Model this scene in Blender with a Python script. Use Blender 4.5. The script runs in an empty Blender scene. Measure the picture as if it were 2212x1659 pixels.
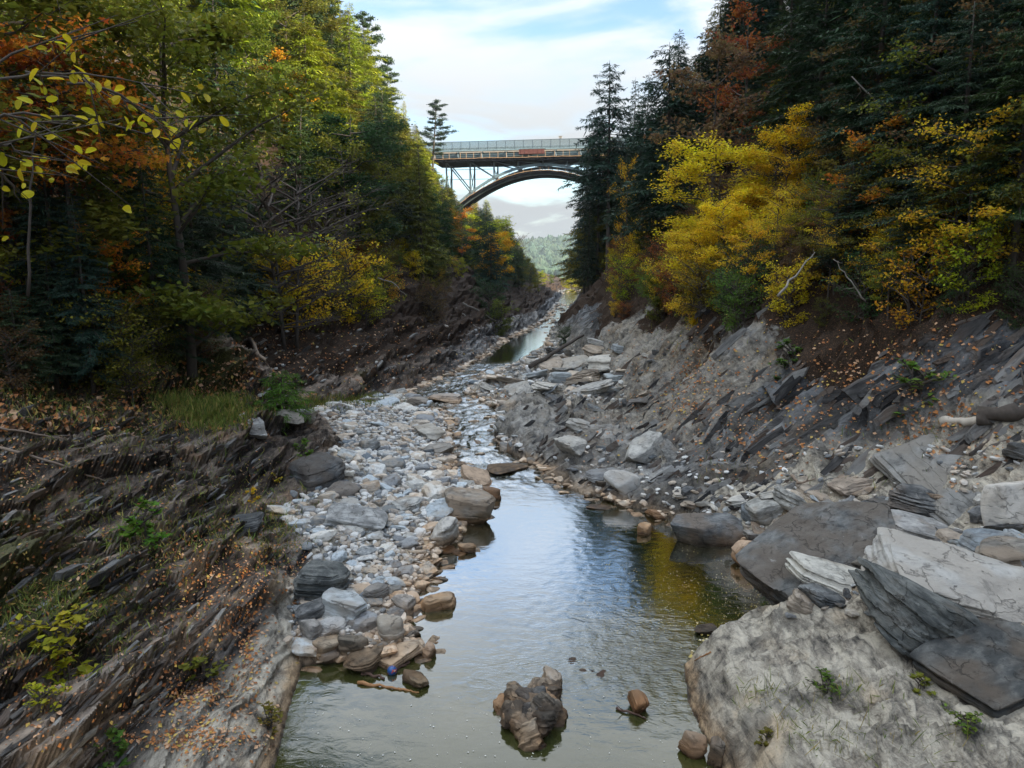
import bpy, bmesh, math, random
import numpy as np
from mathutils import Vector, Matrix, Euler

# ---------------------------------------------------------------- camera, world, sun, exposure
SC = bpy.context.scene
FPX = 24 / 34.6 * 2212                      # focal length in pixels of a 2212 px wide picture
PITCH = math.atan(239.5 / FPX)
CAMZ = 9.0
cam_d = bpy.data.cameras.new('camera'); cam = bpy.data.objects.new('camera', cam_d)
SC.collection.objects.link(cam); SC.camera = cam
cam_d.sensor_width = 34.6; cam_d.lens = 24; cam_d.clip_start = 0.1; cam_d.clip_end = 6000
cam.location = (0, 0, CAMZ); cam.rotation_euler = (math.pi/2 - PITCH, 0, 0)

SUN_EL, SUN_AZ = math.radians(30), math.radians(120)     # azimuth clockwise from +Y: from the right, a little behind
w = bpy.data.worlds.new('World'); SC.world = w; w.use_nodes = True
nt = w.node_tree; nt.nodes.clear(); N = nt.nodes.new; LK = nt.links.new
sky = N('ShaderNodeTexSky'); sky.sky_type = 'NISHITA'; sky.sun_disc = False
sky.sun_elevation = SUN_EL; sky.sun_rotation = SUN_AZ; sky.air_density = 1.3; sky.dust_density = 0.6; sky.ozone_density = 3.5
tc = N('ShaderNodeTexCoord'); sp = N('ShaderNodeSeparateXYZ'); LK(tc.outputs['Generated'], sp.inputs[0])
def M(op, a=None, b=None, c=None, clamp=False, tree=None):
    t = tree or nt
    n = t.nodes.new('ShaderNodeMath'); n.operation = op; n.use_clamp = clamp
    for i, v in enumerate((a, b, c)):
        if v is None: continue
        if isinstance(v, (int, float)): n.inputs[i].default_value = v
        else: t.links.new(v, n.inputs[i])
    return n.outputs[0]
zz = M('ADD', M('MAXIMUM', sp.outputs[2], 0.0), 0.22)
cx_ = M('DIVIDE', sp.outputs[0], zz); cy_ = M('DIVIDE', sp.outputs[1], zz)
cb = N('ShaderNodeCombineXYZ'); LK(cx_, cb.inputs[0]); LK(cy_, cb.inputs[1])
mp = N('ShaderNodeMapping'); mp.inputs['Rotation'].default_value = (0, 0, 0.35); mp.inputs['Scale'].default_value = (0.75, 1.15, 1); LK(cb.outputs[0], mp.inputs[0]); mp.inputs['Location'].default_value = (15, 3, 0)
n1 = N('ShaderNodeTexNoise'); n1.inputs['Scale'].default_value = 1.6; n1.inputs['Detail'].default_value = 9; n1.inputs['Roughness'].default_value = 0.52; n1.inputs['Distortion'].default_value = 0.8
LK(mp.outputs[0], n1.inputs['Vector'])
n2 = N('ShaderNodeTexNoise'); n2.inputs['Scale'].default_value = 5.0; n2.inputs['Detail'].default_value = 6; LK(mp.outputs[0], n2.inputs['Vector'])
mask = M('ADD', n1.outputs[0], M('MULTIPLY', M('SUBTRACT', n2.outputs[0], 0.5), 0.16))
mask = M('ADD', mask, M('MULTIPLY', M('MAXIMUM', M('SUBTRACT', 0.13, sp.outputs[2]), 0.0), 1.3))
mr = N('ShaderNodeMapRange'); mr.interpolation_type = 'SMOOTHSTEP'
mr.inputs['From Min'].default_value = 0.37; mr.inputs['From Max'].default_value = 0.57; LK(mask, mr.inputs[0])
bg1 = N('ShaderNodeBackground'); bg1.inputs['Strength'].default_value = 0.115; LK(sky.outputs[0], bg1.inputs[0])
bg2 = N('ShaderNodeBackground'); bg2.inputs['Color'].default_value = (0.92, 0.965, 1.0, 1); LK(M('MULTIPLY', 0.298, M('ADD', 0.70, M('MULTIPLY', M('POWER', M('MAXIMUM', sp.outputs[2], 0.0), 1.3), 3.7))), bg2.inputs['Strength'])
ms = N('ShaderNodeMixShader'); LK(mr.outputs[0], ms.inputs[0]); LK(bg1.outputs[0], ms.inputs[1]); LK(bg2.outputs[0], ms.inputs[2])
wo = N('ShaderNodeOutputWorld'); LK(ms.outputs[0], wo.inputs[0])

sd = bpy.data.lights.new('sun', 'SUN'); sd.energy = 5.0; sd.angle = math.radians(1.0); sd.color = (1.0, 0.86, 0.66)
sun = bpy.data.objects.new('sun', sd); SC.collection.objects.link(sun)
sdir = Vector((math.sin(SUN_AZ)*math.cos(SUN_EL), math.cos(SUN_AZ)*math.cos(SUN_EL), math.sin(SUN_EL)))
sun.rotation_euler = sdir.to_track_quat('Z', 'Y').to_euler()
SC.view_settings.view_transform = 'Standard'; SC.view_settings.look = 'None'
SC.view_settings.gamma = 1; SC.view_settings.exposure = 1.35
SC.cycles.max_bounces = 6; SC.cycles.diffuse_bounces = 4; SC.cycles.glossy_bounces = 3
SC.cycles.transmission_bounces = 4; SC.cycles.caustics_reflective = False; SC.cycles.caustics_refractive = False

# ---------------------------------------------------------------- helpers
C = SC.collection.objects
rng = np.random.default_rng(7)
random.seed(7)

def ray(u, v):
    cx = (u-1106)/FPX; cy = (829.5-v)/FPX
    return np.array([cx, math.cos(PITCH)+cy*math.sin(PITCH), -math.sin(PITCH)+cy*math.cos(PITCH)])
def W(u, v, z=0.0):
    d = ray(u, v); return np.array([0, 0, CAMZ]) + d*(z-CAMZ)/d[2]
def WY(u, v, y):
    d = ray(u, v); return np.array([0, 0, CAMZ]) + d*(y/d[1])
def proj(p):
    p = np.atleast_2d(p).astype(float); x, y, z = p[:, 0], p[:, 1], p[:, 2]-CAMZ
    D = y*math.cos(PITCH) - z*math.sin(PITCH); U = y*math.sin(PITCH) + z*math.cos(PITCH)
    D = np.where(D < 0.1, 0.1, D)
    return 1106+FPX*x/D, 829.5-FPX*U/D

_perm = np.random.default_rng(3).permutation(256).astype(np.int64); _perm = np.concatenate([_perm, _perm, _perm])
_grad = np.random.default_rng(4).normal(size=(256, 3)); _grad /= np.linalg.norm(_grad, axis=1)[:, None]
def pn(p):
    i = np.floor(p).astype(np.int64); f = p-i; i &= 255
    g = f*f*f*(f*(f*6-15)+10); r = 0
    for dx in (0, 1):
        wx = g[:, 0] if dx else 1-g[:, 0]; a = _perm[(i[:, 0]+dx) & 255]
        for dy in (0, 1):
            wy = g[:, 1] if dy else 1-g[:, 1]; b = _perm[a+((i[:, 1]+dy) & 255)]
            for dz in (0, 1):
                wz = g[:, 2] if dz else 1-g[:, 2]
                q = _grad[_perm[b+((i[:, 2]+dz) & 255)]]
                r = r + wx*wy*wz*(q[:, 0]*(f[:, 0]-dx)+q[:, 1]*(f[:, 1]-dy)+q[:, 2]*(f[:, 2]-dz))
    return r*1.5
def fbm(p, o=4, g=0.5, l=2.03):
    r = 0; a = 1
    for k in range(o): r = r + a*pn(p*(l**k)+k*17.3); a *= g
    return r
def sst(a, b, x):
    t = np.clip((x-a)/(b-a), 0, 1); return t*t*(3-2*t)
def hsh(k, s=0): return np.modf(np.abs(np.sin(k*12.9898+s*78.233)*43758.5453))[0]

def mesh(name, V, F, mats=(), smooth=False, mi=None):
    me = bpy.data.meshes.new(name)
    V = np.asarray(V, np.float32).reshape(-1, 3)
    Fs = F if isinstance(F, (list, tuple)) and len(F) and isinstance(F[0], np.ndarray) and F[0].ndim == 2 else [np.asarray(F)]
    Fs = [f for f in Fs if len(f)]
    idx = np.concatenate([f.ravel() for f in Fs]).astype(np.int32)
    tot = np.concatenate([np.full(len(f), f.shape[1]) for f in Fs]).astype(np.int32)
    st = np.concatenate([[0], np.cumsum(tot)[:-1]]).astype(np.int32)
    me.vertices.add(len(V)); me.vertices.foreach_set('co', V.ravel())
    me.loops.add(len(idx)); me.loops.foreach_set('vertex_index', idx)
    me.polygons.add(len(tot)); me.polygons.foreach_set('loop_start', st)
    for m in mats: me.materials.append(m)
    if mi is not None: me.polygons.foreach_set('material_index', np.asarray(mi, np.int32))
    me.update(calc_edges=True)
    if smooth: me.shade_smooth()
    else: me.shade_flat()
    return me
def ob(name, data, parent=None, loc=None, rot=None, scale=None):
    o = bpy.data.objects.new(name, data); C.link(o)
    if parent is not None: o.parent = parent
    if loc is not None: o.location = [float(a) for a in loc]
    if rot is not None: o.rotation_euler = [float(a) for a in rot]
    if scale is not None: o.scale = [float(a) for a in (scale if hasattr(scale, '__len__') else (scale,)*3)]
    return o
def tag(o, label=None, cat=None, group=None, kind=None):
    if label: o['label'] = label
    if cat: o['category'] = cat
    if group: o['group'] = group
    if kind: o['kind'] = kind
    return o
def root(name, loc, rot=(0, 0, 0), scale=1): return ob(name, None, None, loc, rot, scale)
def fattr(me, name, kind, arr):
    a = me.attributes.new(name, kind, 'POINT')
    a.data.foreach_set('vector' if kind == 'FLOAT_VECTOR' else ('color' if kind == 'FLOAT_COLOR' else 'value'), np.asarray(arr, np.float32).ravel())

class G:                                     # geometry gatherer
    def __init__(s): s.V = []; s.F = {}; s.n = 0
    def add(s, V, F):
        V = np.asarray(V, float).reshape(-1, 3)
        for f in (F if isinstance(F, list) and len(F) and isinstance(F[0], np.ndarray) else [np.asarray(F)]):
            s.F.setdefault(f.shape[1], []).append(f+s.n)
        s.V.append(V); s.n += len(V)
    def box(s, c, d, R=None):
        v = np.array([[x, y, z] for x in (-.5, .5) for y in (-.5, .5) for z in (-.5, .5)])*np.array(d)
        if R is not None: v = v@np.asarray(R).T
        s.add(v+np.array(c), np.array([[0, 1, 3, 2], [4, 6, 7, 5], [0, 4, 5, 1], [2, 3, 7, 6], [0, 2, 6, 4], [1, 5, 7, 3]]))
    def bar(s, a, b, w, h, up=(0, 0, 1)):
        a = np.array(a, float); b = np.array(b, float); d = b-a; L = np.linalg.norm(d); d /= L
        sx = np.cross(d, up); sx /= np.linalg.norm(sx); sz = np.cross(sx, d)
        s.box((a+b)/2, (L, w, h), np.stack([d, sx, sz], 1))
    def tube(s, P, r, k=6, cap=True):
        P = np.asarray(P, float); n = len(P); r = np.broadcast_to(np.asarray(r, float), (n,))
        T = np.gradient(P, axis=0); T /= np.linalg.norm(T, axis=1)[:, None]+1e-9
        ref = np.array([0.0, 0, 1.0]) if abs(T[0, 2]) < 0.9 else np.array([1.0, 0, 0])
        A = np.cross(T, ref); A /= np.linalg.norm(A, axis=1)[:, None]+1e-9; B = np.cross(T, A)
        th = np.arange(k)*2*math.pi/k
        V = P[:, None, :] + r[:, None, None]*(np.cos(th)[None, :, None]*A[:, None, :]+np.sin(th)[None, :, None]*B[:, None, :])
        i = np.arange(n-1)[:, None]*k; j = np.arange(k)[None, :]; j2 = (j+1) % k
        F = np.stack([i+j, i+j2, i+k+j2, i+k+j], -1).reshape(-1, 4)
        s.add(V.reshape(-1, 3), F)
        if cap:
            s.F.setdefault(k, []).append(np.arange(k)[None, :]+s.n-k); s.F.setdefault(k, []).append(np.arange(k)[None, ::-1]+s.n-n*k)
    def mesh(s, name, mat, smooth=False):
        return mesh(name, np.concatenate(s.V), [np.concatenate(f) for f in s.F.values()], [mat], smooth)

# ---------------------------------------------------------------- materials
def newmat(name):
    m = bpy.data.materials.new(name); m.use_nodes = True; t = m.node_tree; t.nodes.clear()
    o = t.nodes.new('ShaderNodeOutputMaterial'); b = t.nodes.new('ShaderNodeBsdfPrincipled'); t.links.new(b.outputs[0], o.inputs[0])
    return m, t, b, o
def noise(t, vec, scale, detail=4, rough=0.55, dist=0.0):
    n = t.nodes.new('ShaderNodeTexNoise'); n.inputs['Scale'].default_value = scale; n.inputs['Detail'].default_value = detail
    n.inputs['Roughness'].default_value = rough; n.inputs['Distortion'].default_value = dist
    if vec is not None: t.links.new(vec, n.inputs['Vector'])
    return n.outputs[0]
def ramp(t, fac, stops, interp='LINEAR'):
    r = t.nodes.new('ShaderNodeValToRGB'); r.color_ramp.interpolation = interp
    while len(r.color_ramp.elements) > 2: r.color_ramp.elements.remove(r.color_ramp.elements[-1])
    for i, (p, c) in enumerate(stops):
        e = r.color_ramp.elements[i] if i < 2 else r.color_ramp.elements.new(p)
        e.position = p; e.color = (*c, 1) if len(c) == 3 else c
    t.links.new(fac, r.inputs[0]); return r.outputs[0]
def rng_(t, v, a, b, c=0.0, d=1.0):
    n = t.nodes.new('ShaderNodeMapRange'); n.interpolation_type = 'SMOOTHSTEP'
    for i, x in enumerate((a, b, c, d)): n.inputs[i+1].default_value = x
    t.links.new(v, n.inputs[0]); return n.outputs[0]
def mix(t, fac, a, b, mode='MIX'):
    n = t.nodes.new('ShaderNodeMix'); n.data_type = 'RGBA'; n.blend_type = mode
    if isinstance(fac, (int, float)): n.inputs[0].default_value = fac
    else: t.links.new(fac, n.inputs[0])
    for s, v in ((n.inputs[6], a), (n.inputs[7], b)):
        if isinstance(v, tuple): s.default_value = (*v, 1) if len(v) == 3 else v
        else: t.links.new(v, s)
    return n.outputs[2]
def bump(t, h, dist, strength=1.0, normal=None):
    b = t.nodes.new('ShaderNodeBump'); b.inputs['Distance'].default_value = dist; b.inputs['Strength'].default_value = strength
    t.links.new(h, b.inputs['Height'])
    if normal is not None: t.links.new(normal, b.inputs['Normal'])
    return b.outputs[0]
def attr(t, name, kind='GEOMETRY'):
    a = t.nodes.new('ShaderNodeAttribute'); a.attribute_name = name; a.attribute_type = kind; return a
def smap(t, vec, scale, rot=(0, 0, 0), loc=None):
    m = t.nodes.new('ShaderNodeMapping'); m.inputs['Scale'].default_value = scale; m.inputs['Rotation'].default_value = rot
    t.links.new(vec, m.inputs[0])
    if loc is not None: t.links.new(loc, m.inputs['Location'])
    return m.outputs[0]
def simple(name, col, rough=0.7, metal=0.0, var=0.25, sc=3.0):
    m, t, b, o = newmat(name)
    g = t.nodes.new('ShaderNodeTexCoord').outputs['Object']
    n = noise(t, g, sc, 5); c = mix(t, n, tuple(max(0, x*(1-var)) for x in col), tuple(min(1, x*(1+var)) for x in col))
    t.links.new(c, b.inputs['Base Color']); b.inputs['Roughness'].default_value = rough; b.inputs['Metallic'].default_value = metal
    return m

def water_stain(t, col, wet=0.16, tan=0.55):
    """brown algae film up to the high-water line and a wet band just above the water"""
    g = t.nodes.new('ShaderNodeNewGeometry'); s = t.nodes.new('ShaderNodeSeparateXYZ'); t.links.new(g.outputs['Position'], s.inputs[0])
    nz = noise(t, g.outputs['Position'], 2.2, 3)
    zz = M('ADD', s.outputs[2], M('MULTIPLY', M('SUBTRACT', nz, 0.5, tree=t), -0.5, tree=t), tree=t)
    tanm = rng_(t, zz, tan, 0.12, 0.0, 0.8)
    c = mix(t, tanm, col, mix(t, 1.0, col, (1.06, 0.80, 0.56), 'MULTIPLY'))
    wetm = rng_(t, zz, wet, 0.0, 0.0, 1.0)
    c = mix(t, wetm, c, mix(t, 1.0, c, (0.36, 0.32, 0.27), 'MULTIPLY'))
    return c, wetm

def rock_mat(name, dark, mid, pale, warm, varied=0.5, island=False, vein=0.3, moss=0.0, gr=1.0, litter=0.0):
    m, t, b, o = newmat(name)
    tc = t.nodes.new('ShaderNodeTexCoord').outputs['Object']
    oi = t.nodes.new('ShaderNodeObjectInfo'); g = t.nodes.new('ShaderNodeNewGeometry')
    rnd = g.outputs['Random Per Island'] if island else oi.outputs['Random']
    off = t.nodes.new('ShaderNodeCombineXYZ')
    for i in range(3): t.links.new(M('MULTIPLY', rnd, (37.0, 91.0, 53.0)[i], tree=t), off.inputs[i])
    v = smap(t, tc, (1, 1, 1), loc=off.outputs[0])
    bed = smap(t, v, (1.0*gr, 1.5*gr, 4.5*gr), rot=(0.25, 0.12, 0))
    a = noise(t, v, 0.9*gr, 6, 0.6, 0.6); f = noise(t, bed, 1.6, 9, 0.7); sp_ = noise(t, v, 26*gr, 4, 0.7)
    tone = M('ADD', M('MULTIPLY', a, 0.55, tree=t), M('MULTIPLY', f, 0.55, tree=t), tree=t)
    tone = M('ADD', tone, M('MULTIPLY', M('SUBTRACT', rnd, 0.5, tree=t), varied, tree=t), tree=t)
    c = ramp(t, tone, [(0.30, dark), (0.50, mid), (0.72, pale)])
    w2 = noise(t, v, 0.55*gr, 3)
    wr = M('FRACT', M('MULTIPLY', rnd, 7.31, tree=t), tree=t)
    c = mix(t, M('MULTIPLY', rng_(t, M('ADD', w2, M('MULTIPLY', wr, 0.35, tree=t), tree=t), 0.62, 0.86), 0.75, tree=t), c, warm)
    vo = t.nodes.new('ShaderNodeTexVoronoi'); vo.feature = 'DISTANCE_TO_EDGE'; vo.inputs['Scale'].default_value = 0.75*gr
    wc = t.nodes.new('ShaderNodeVectorMath'); wc.operation = 'ADD'
    nn_ = t.nodes.new('ShaderNodeTexNoise'); nn_.inputs['Scale'].default_value = 2.2*gr; nn_.inputs['Detail'].default_value = 5; t.links.new(v, nn_.inputs['Vector'])
    t.links.new(smap(t, v, (1, .35, 2.0), rot=(0.3, 0.2, 0.5)), wc.inputs[0]); vs_ = t.nodes.new('ShaderNodeVectorMath'); vs_.operation = 'SCALE'; vs_.inputs['Scale'].default_value = .55
    t.links.new(nn_.outputs['Color'], vs_.inputs[0]); t.links.new(vs_.outputs[0], wc.inputs[1]); t.links.new(wc.outputs[0], vo.inputs['Vector'])
    if vein:
        vn = noise(t, smap(t, v, (1, 1, 3), rot=(.5, .3, 0)), 1.1*gr, 7, 0.7, 0.6)
        c = mix(t, M('MULTIPLY', rng_(t, vn, 0.64, 0.72), vein*1.3, tree=t), c, (0.55, 0.54, 0.51))
    cm = M('MULTIPLY', rng_(t, vo.outputs['Distance'], 0.030, 0.004), rng_(t, noise(t, v, 1.1*gr, 4), .46, .56), tree=t)
    c = mix(t, M('MULTIPLY', cm, 0.38, tree=t), c, (0.03, 0.028, 0.026))
    dk = rng_(t, noise(t, v, 1.7*gr, 8, .7, .4), .56, .66)
    c = mix(t, M('MULTIPLY', dk, 0.55, tree=t), c, mix(t, 1.0, c, (.42, .43, .45), 'MULTIPLY'))
    c = mix(t, M('MULTIPLY', rng_(t, sp_, 0.60, 0.74), 0.45, tree=t), c, dark)
    if moss:
        sx = t.nodes.new('ShaderNodeSeparateXYZ'); t.links.new(g.outputs['Normal'], sx.inputs[0])
        mm = M('MULTIPLY', rng_(t, noise(t, v, 1.7, 5), 0.52, 0.66), rng_(t, sx.outputs[2], 0.3, 0.9), tree=t)
        c = mix(t, M('MULTIPLY', mm, moss, tree=t), c, (0.06, 0.065, 0.015))
    if not island: c = mix(t, 1.0, c, oi.outputs['Color'], 'MULTIPLY')
    c, wet = water_stain(t, c)
    t.links.new(c, b.inputs['Base Color'])
    t.links.new(rng_(t, wet, 0, 1, 0.82, 0.35), b.inputs['Roughness'])
    b.inputs['Specular IOR Level'].default_value = 0.35
    n0 = bump(t, f, 0.06/gr, 0.7); n0 = bump(t, cm, -0.04/gr, 1.0, n0); n0 = bump(t, dk, 0.03/gr, .6, n0); n0 = bump(t, noise(t, bed, 7, 6, .75), 0.03/gr, .8, n0); n0 = bump(t, sp_, 0.012/gr, 0.6, n0)
    t.links.new(n0, b.inputs['Normal'])
    return m

MAT = {}
MAT['slab'] = rock_mat('slate_rock', (0.05, 0.053, 0.055), (0.20, 0.20, 0.195), (0.44, 0.44, 0.43), (0.26, 0.215, 0.17), 0.3, gr=1.9)
MAT['slab_dark'] = rock_mat('dark_slate_rock', (0.016, 0.018, 0.020), (0.058, 0.062, 0.064), (0.20, 0.20, 0.195), (0.11, 0.085, 0.065), 0.2, gr=1.9)
MAT['slab_pale'] = rock_mat('pale_rock', (0.17, 0.17, 0.165), (0.42, 0.415, 0.40), (0.62, 0.61, 0.58), (0.42, 0.38, 0.33), 0.25, gr=1.7)
MAT['stone'] = rock_mat('river_stone', (0.22, 0.235, 0.245), (0.55, 0.56, 0.555), (0.74, 0.74, 0.72), (0.52, 0.42, 0.32), 0.75, vein=0.25, gr=2.0)
MAT['stones'] = rock_mat('river_stones_small', (0.20, 0.215, 0.225), (0.52, 0.53, 0.525), (0.72, 0.72, 0.70), (0.50, 0.40, 0.30), 0.8, island=True, vein=0, gr=2.2)
MAT['knob'] = rock_mat('mottled_black_rock', (0.012, 0.012, 0.014), (0.06, 0.058, 0.056), (0.34, 0.32, 0.29), (0.24, 0.17, 0.11), 0.1, vein=0.6, gr=1.3)

def ground_mat():
    m, t, b, o = newmat('gorge_rock')
    pos = t.nodes.new('ShaderNodeNewGeometry')
    P = pos.outputs['Position']; bd = attr(t, 'bed').outputs['Vector']; z = attr(t, 'zone').outputs['Color']
    sz = t.nodes.new('ShaderNodeSeparateColor'); t.links.new(z, sz.inputs[0]); soil, pale, green = sz.outputs[0], sz.outputs[1], sz.outputs[2]
    g1 = noise(t, bd, 1.0, 10, 0.70, 0.3); g2 = noise(t, bd, 4.5, 6, 0.7); big = noise(t, P, 0.45, 6, 0.6, 0.5); fine = noise(t, P, 14, 5, 0.72)
    tone = M('ADD', M('MULTIPLY', g1, 0.75, tree=t), M('MULTIPLY', big, 0.35, tree=t), tree=t)
    tone = M('ADD', tone, M('MULTIPLY', M('SUBTRACT', g2, 0.5, tree=t), 0.45, tree=t), tree=t)
    tone = M('ADD', tone, M('MULTIPLY', M('SUBTRACT', attr(t, 'layer').outputs['Fac'], .5, tree=t), .62, tree=t), tree=t)
    rock = ramp(t, tone, [(0.38, (0.02, 0.02, 0.021)), (0.50, (0.085, 0.083, 0.082)), (0.60, (0.20, 0.197, 0.19)), (0.76, (0.42, 0.42, 0.41))])
    rock = mix(t, M('MULTIPLY', rng_(t, noise(t, P, 0.9, 4), 0.52, 0.7), 0.6, tree=t), rock, mix(t, 1.0, rock, (1.25, 0.92, 0.66), 'MULTIPLY'))
    sxx = t.nodes.new('ShaderNodeSeparateXYZ'); t.links.new(P, sxx.inputs[0])
    rock = mix(t, M('MULTIPLY', rng_(t, sxx.outputs[0], -4.0, -8.0), .8, tree=t), rock, mix(t, 1.0, rock, (.86, .66, .50), 'MULTIPLY'))
    strk = noise(t, smap(t, P, (1.8, .55, 1.8), rot=(0, .3, .75)), 1.9, 12, .74, .5)
    ptone = M('ADD', M('MULTIPLY', strk, .85, tree=t), M('MULTIPLY', big, .18, tree=t), tree=t)
    rock = mix(t, rng_(t, sxx.outputs[0], 4.0, 7.0), rock, mix(t, 1.0, rock, (.58, .62, .68), 'MULTIPLY'))
    prock = ramp(t, ptone, [(0.38, (0.06, 0.06, 0.06)), (0.47, (0.30, 0.285, 0.26)), (0.56, (0.54, 0.52, 0.47)), (0.72, (0.72, 0.70, 0.64))])
    pd = rng_(t, noise(t, P, 1.3, 9, 0.72, 0.5), 0.50, 0.60)
    prock = mix(t, 1.0, prock, (1.05, 1.0, .91), 'MULTIPLY')
    prock = mix(t, M('MULTIPLY', pd, 0.62, tree=t), prock, mix(t, 1.0, prock, (0.30, 0.31, 0.33), 'MULTIPLY'))
    prock = mix(t, M('MULTIPLY', rng_(t, noise(t, P, 0.6, 5), 0.50, 0.68), 0.7, tree=t), prock, mix(t, 1.0, prock, (1.05, 0.86, 0.66), 'MULTIPLY'))
    vo = t.nodes.new('ShaderNodeTexVoronoi'); vo.feature = 'DISTANCE_TO_EDGE'; vo.inputs['Scale'].default_value = 0.9
    nn_ = t.nodes.new('ShaderNodeTexNoise'); nn_.inputs['Scale'].default_value = 1.6; nn_.inputs['Detail'].default_value = 6; t.links.new(P, nn_.inputs['Vector'])
    wc = t.nodes.new('ShaderNodeVectorMath'); wc.operation = 'MULTIPLY_ADD'; t.links.new(nn_.outputs['Color'], wc.inputs[0]); wc.inputs[1].default_value = (.9, .9, .9); t.links.new(smap(t, P, (1, .5, 1), rot=(0, 0, .6)), wc.inputs[2]); t.links.new(wc.outputs[0], vo.inputs['Vector'])
    crk = M('MULTIPLY', rng_(t, vo.outputs['Distance'], .035, .004), rng_(t, noise(t, P, .8, 4), .45, .56), tree=t)
    c = mix(t, pale, rock, prock)
    c = mix(t, M('MULTIPLY', crk, .28, tree=t), c, (.05, .047, .042))
    wq = rng_(t, noise(t, smap(t, bd, (1, 0.6, 0.6)), 0.8, 8, 0.72, 1.6), 0.66, 0.70)
    c = mix(t, M('MULTIPLY', wq, 0.75, tree=t), c, (0.52, 0.51, 0.49))
    lit = ramp(t, noise(t, P, 22, 5, 0.75), [(0.36, (0.008, 0.006, 0.004)), (0.50, (0.034, 0.022, 0.014)), (0.60, (0.085, 0.048, 0.026)), (0.70, (0.21, 0.105, 0.045))])
    sm = rng_(t, M('ADD', soil, M('MULTIPLY', M('SUBTRACT', noise(t, P, 1.6, 7, 0.7), 0.5, tree=t), 1.5, tree=t), tree=t), 0.40, 0.62)
    c = mix(t, sm, c, lit)
    gc = ramp(t, noise(t, P, 17, 4, 0.7), [(0.35, (0.022, 0.026, 0.008)), (0.55, (0.075, 0.085, 0.018)), (0.7, (0.17, 0.15, 0.04))])
    gm = rng_(t, M('ADD', green, M('MULTIPLY', M('SUBTRACT', noise(t, P, 1.3, 7, 0.75), 0.5, tree=t), 1.4, tree=t), tree=t), 0.42, 0.66)
    c = mix(t, M('MULTIPLY', gm, 0.85, tree=t), c, gc)
    c = mix(t, M('MULTIPLY', rng_(t, fine, 0.56, 0.70), 0.55, tree=t), c, mix(t, 1.0, c, (0.25, 0.24, 0.24), 'MULTIPLY'))
    c, wet = water_stain(t, c, 0.14, 0.5)
    t.links.new(c, b.inputs['Base Color']); t.links.new(rng_(t, wet, 0, 1, 0.85, 0.4), b.inputs['Roughness'])
    b.inputs['Specular IOR Level'].default_value = 0.3
    n0 = bump(t, g1, 0.16, 0.8); n0 = bump(t, crk, -0.03, .6, n0); n0 = bump(t, strk, 0.07, 0.7, n0); n0 = bump(t, g2, 0.05, 0.8, n0); n0 = bump(t, fine, 0.03, 0.7, n0)
    t.links.new(n0, b.inputs['Normal'])
    return m
MAT['ground'] = ground_mat()

# ---------------------------------------------------------------- gorge shape
def tab(L): a = np.array(L, float); return a
shL = tab([(11.0, -4.2), (11.8, -4.4), (13.5, -4.66), (15.3, -4.9), (15.6, -2.7), (16.3, -2.4), (17.5, -2.87), (20, -2.43), (22.6, -2.25), (26.9, -1.1), (28.7, -1.1),
           (30, -2.35), (36.8, -3.35), (44.2, -3.85), (52, -8.3), (66, -4.9), (79.4, -2.9), (96, -1.2), (116, 2.8), (140, 6.5), (234, 15.2), (330, 24), (450, 60)])
shR = tab([(11.0, 3.9), (11.8, 3.87), (12.6, 3.82), (13.8, 3.76), (15.2, 4.0), (16.5, 5.2), (17.7, 7.3), (18.8, 8.0), (22.6, 7.8), (24.8, 6.3), (28.7, 2.4), (32.3, 1.2), (36.8, -0.6),
           (45.7, -0.5), (53, -3.4), (62.9, -2.7), (69.3, 0.4), (87, 4.2), (116.5, 7.2), (140, 11.5), (234, 21.2), (330, 31), (450, 70)])
toL = tab([(11.7, -4.37, .05), (13.4, -4.64, .05), (15.3, -4.95, .1), (17.5, -5.65, .5), (21, -6.0, .6), (23.5, -8.1, .8), (27.4, -7.1, .8), (34.5, -8.4, .8), (42.4, -11.7, .8), (52, -8.5, .1),
           (66, -4.95, .0), (79.4, -2.95, 0), (96, -1.25, 0), (116, 2.75, 0), (140, 6.45, 0), (234, 15.15, 0), (330, 23.9, 0), (450, 59, 0)])
toR = tab([(14, 17.5, 4.6), (18, 16.2, 4.6), (20.1, 14.8, 4.3), (22.1, 12.5, 3), (23.4, 10.1, 2), (28, 8.5, 1.2), (32, 7.1, 1.2), (45.3, 7.0, 1.0), (72.9, 5.0, .5), (87, 4.6, .2),
           (116, 7.4, 0.1), (140, 11.6, 0), (234, 21.3, 0), (330, 31.2, 0), (450, 71, 0)])
def ip(y, T, c=1): return np.interp(y, T[:, 0], T[:, c])
def prof(s, K): K = np.array(K, float); return np.interp(s, K[:, 0], K[:, 1])
Lnear = [(0, 0), (.7, .75), (2, 1.3), (5, 2.9), (9, 5.2), (14, 9.5), (40, 40), (46, 44), (90, 47)]
Lfar = [(0, 0), (.5, .6), (3, 2.6), (7, 6.0), (36, 39), (43, 45), (90, 48)]
Lfar2 = [(0, 0), (.5, .6), (8, 4.0), (24, 12), (38, 35), (44, 45), (90, 48)]
Rnear = [(0, 0), (1.0, 1.1), (6, 6.8), (34, 39), (41, 44), (90, 48)]
Rfar = [(0, 0), (1.2, 1.6), (6, 7.0), (30, 37), (37, 43), (90, 48)]
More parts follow.
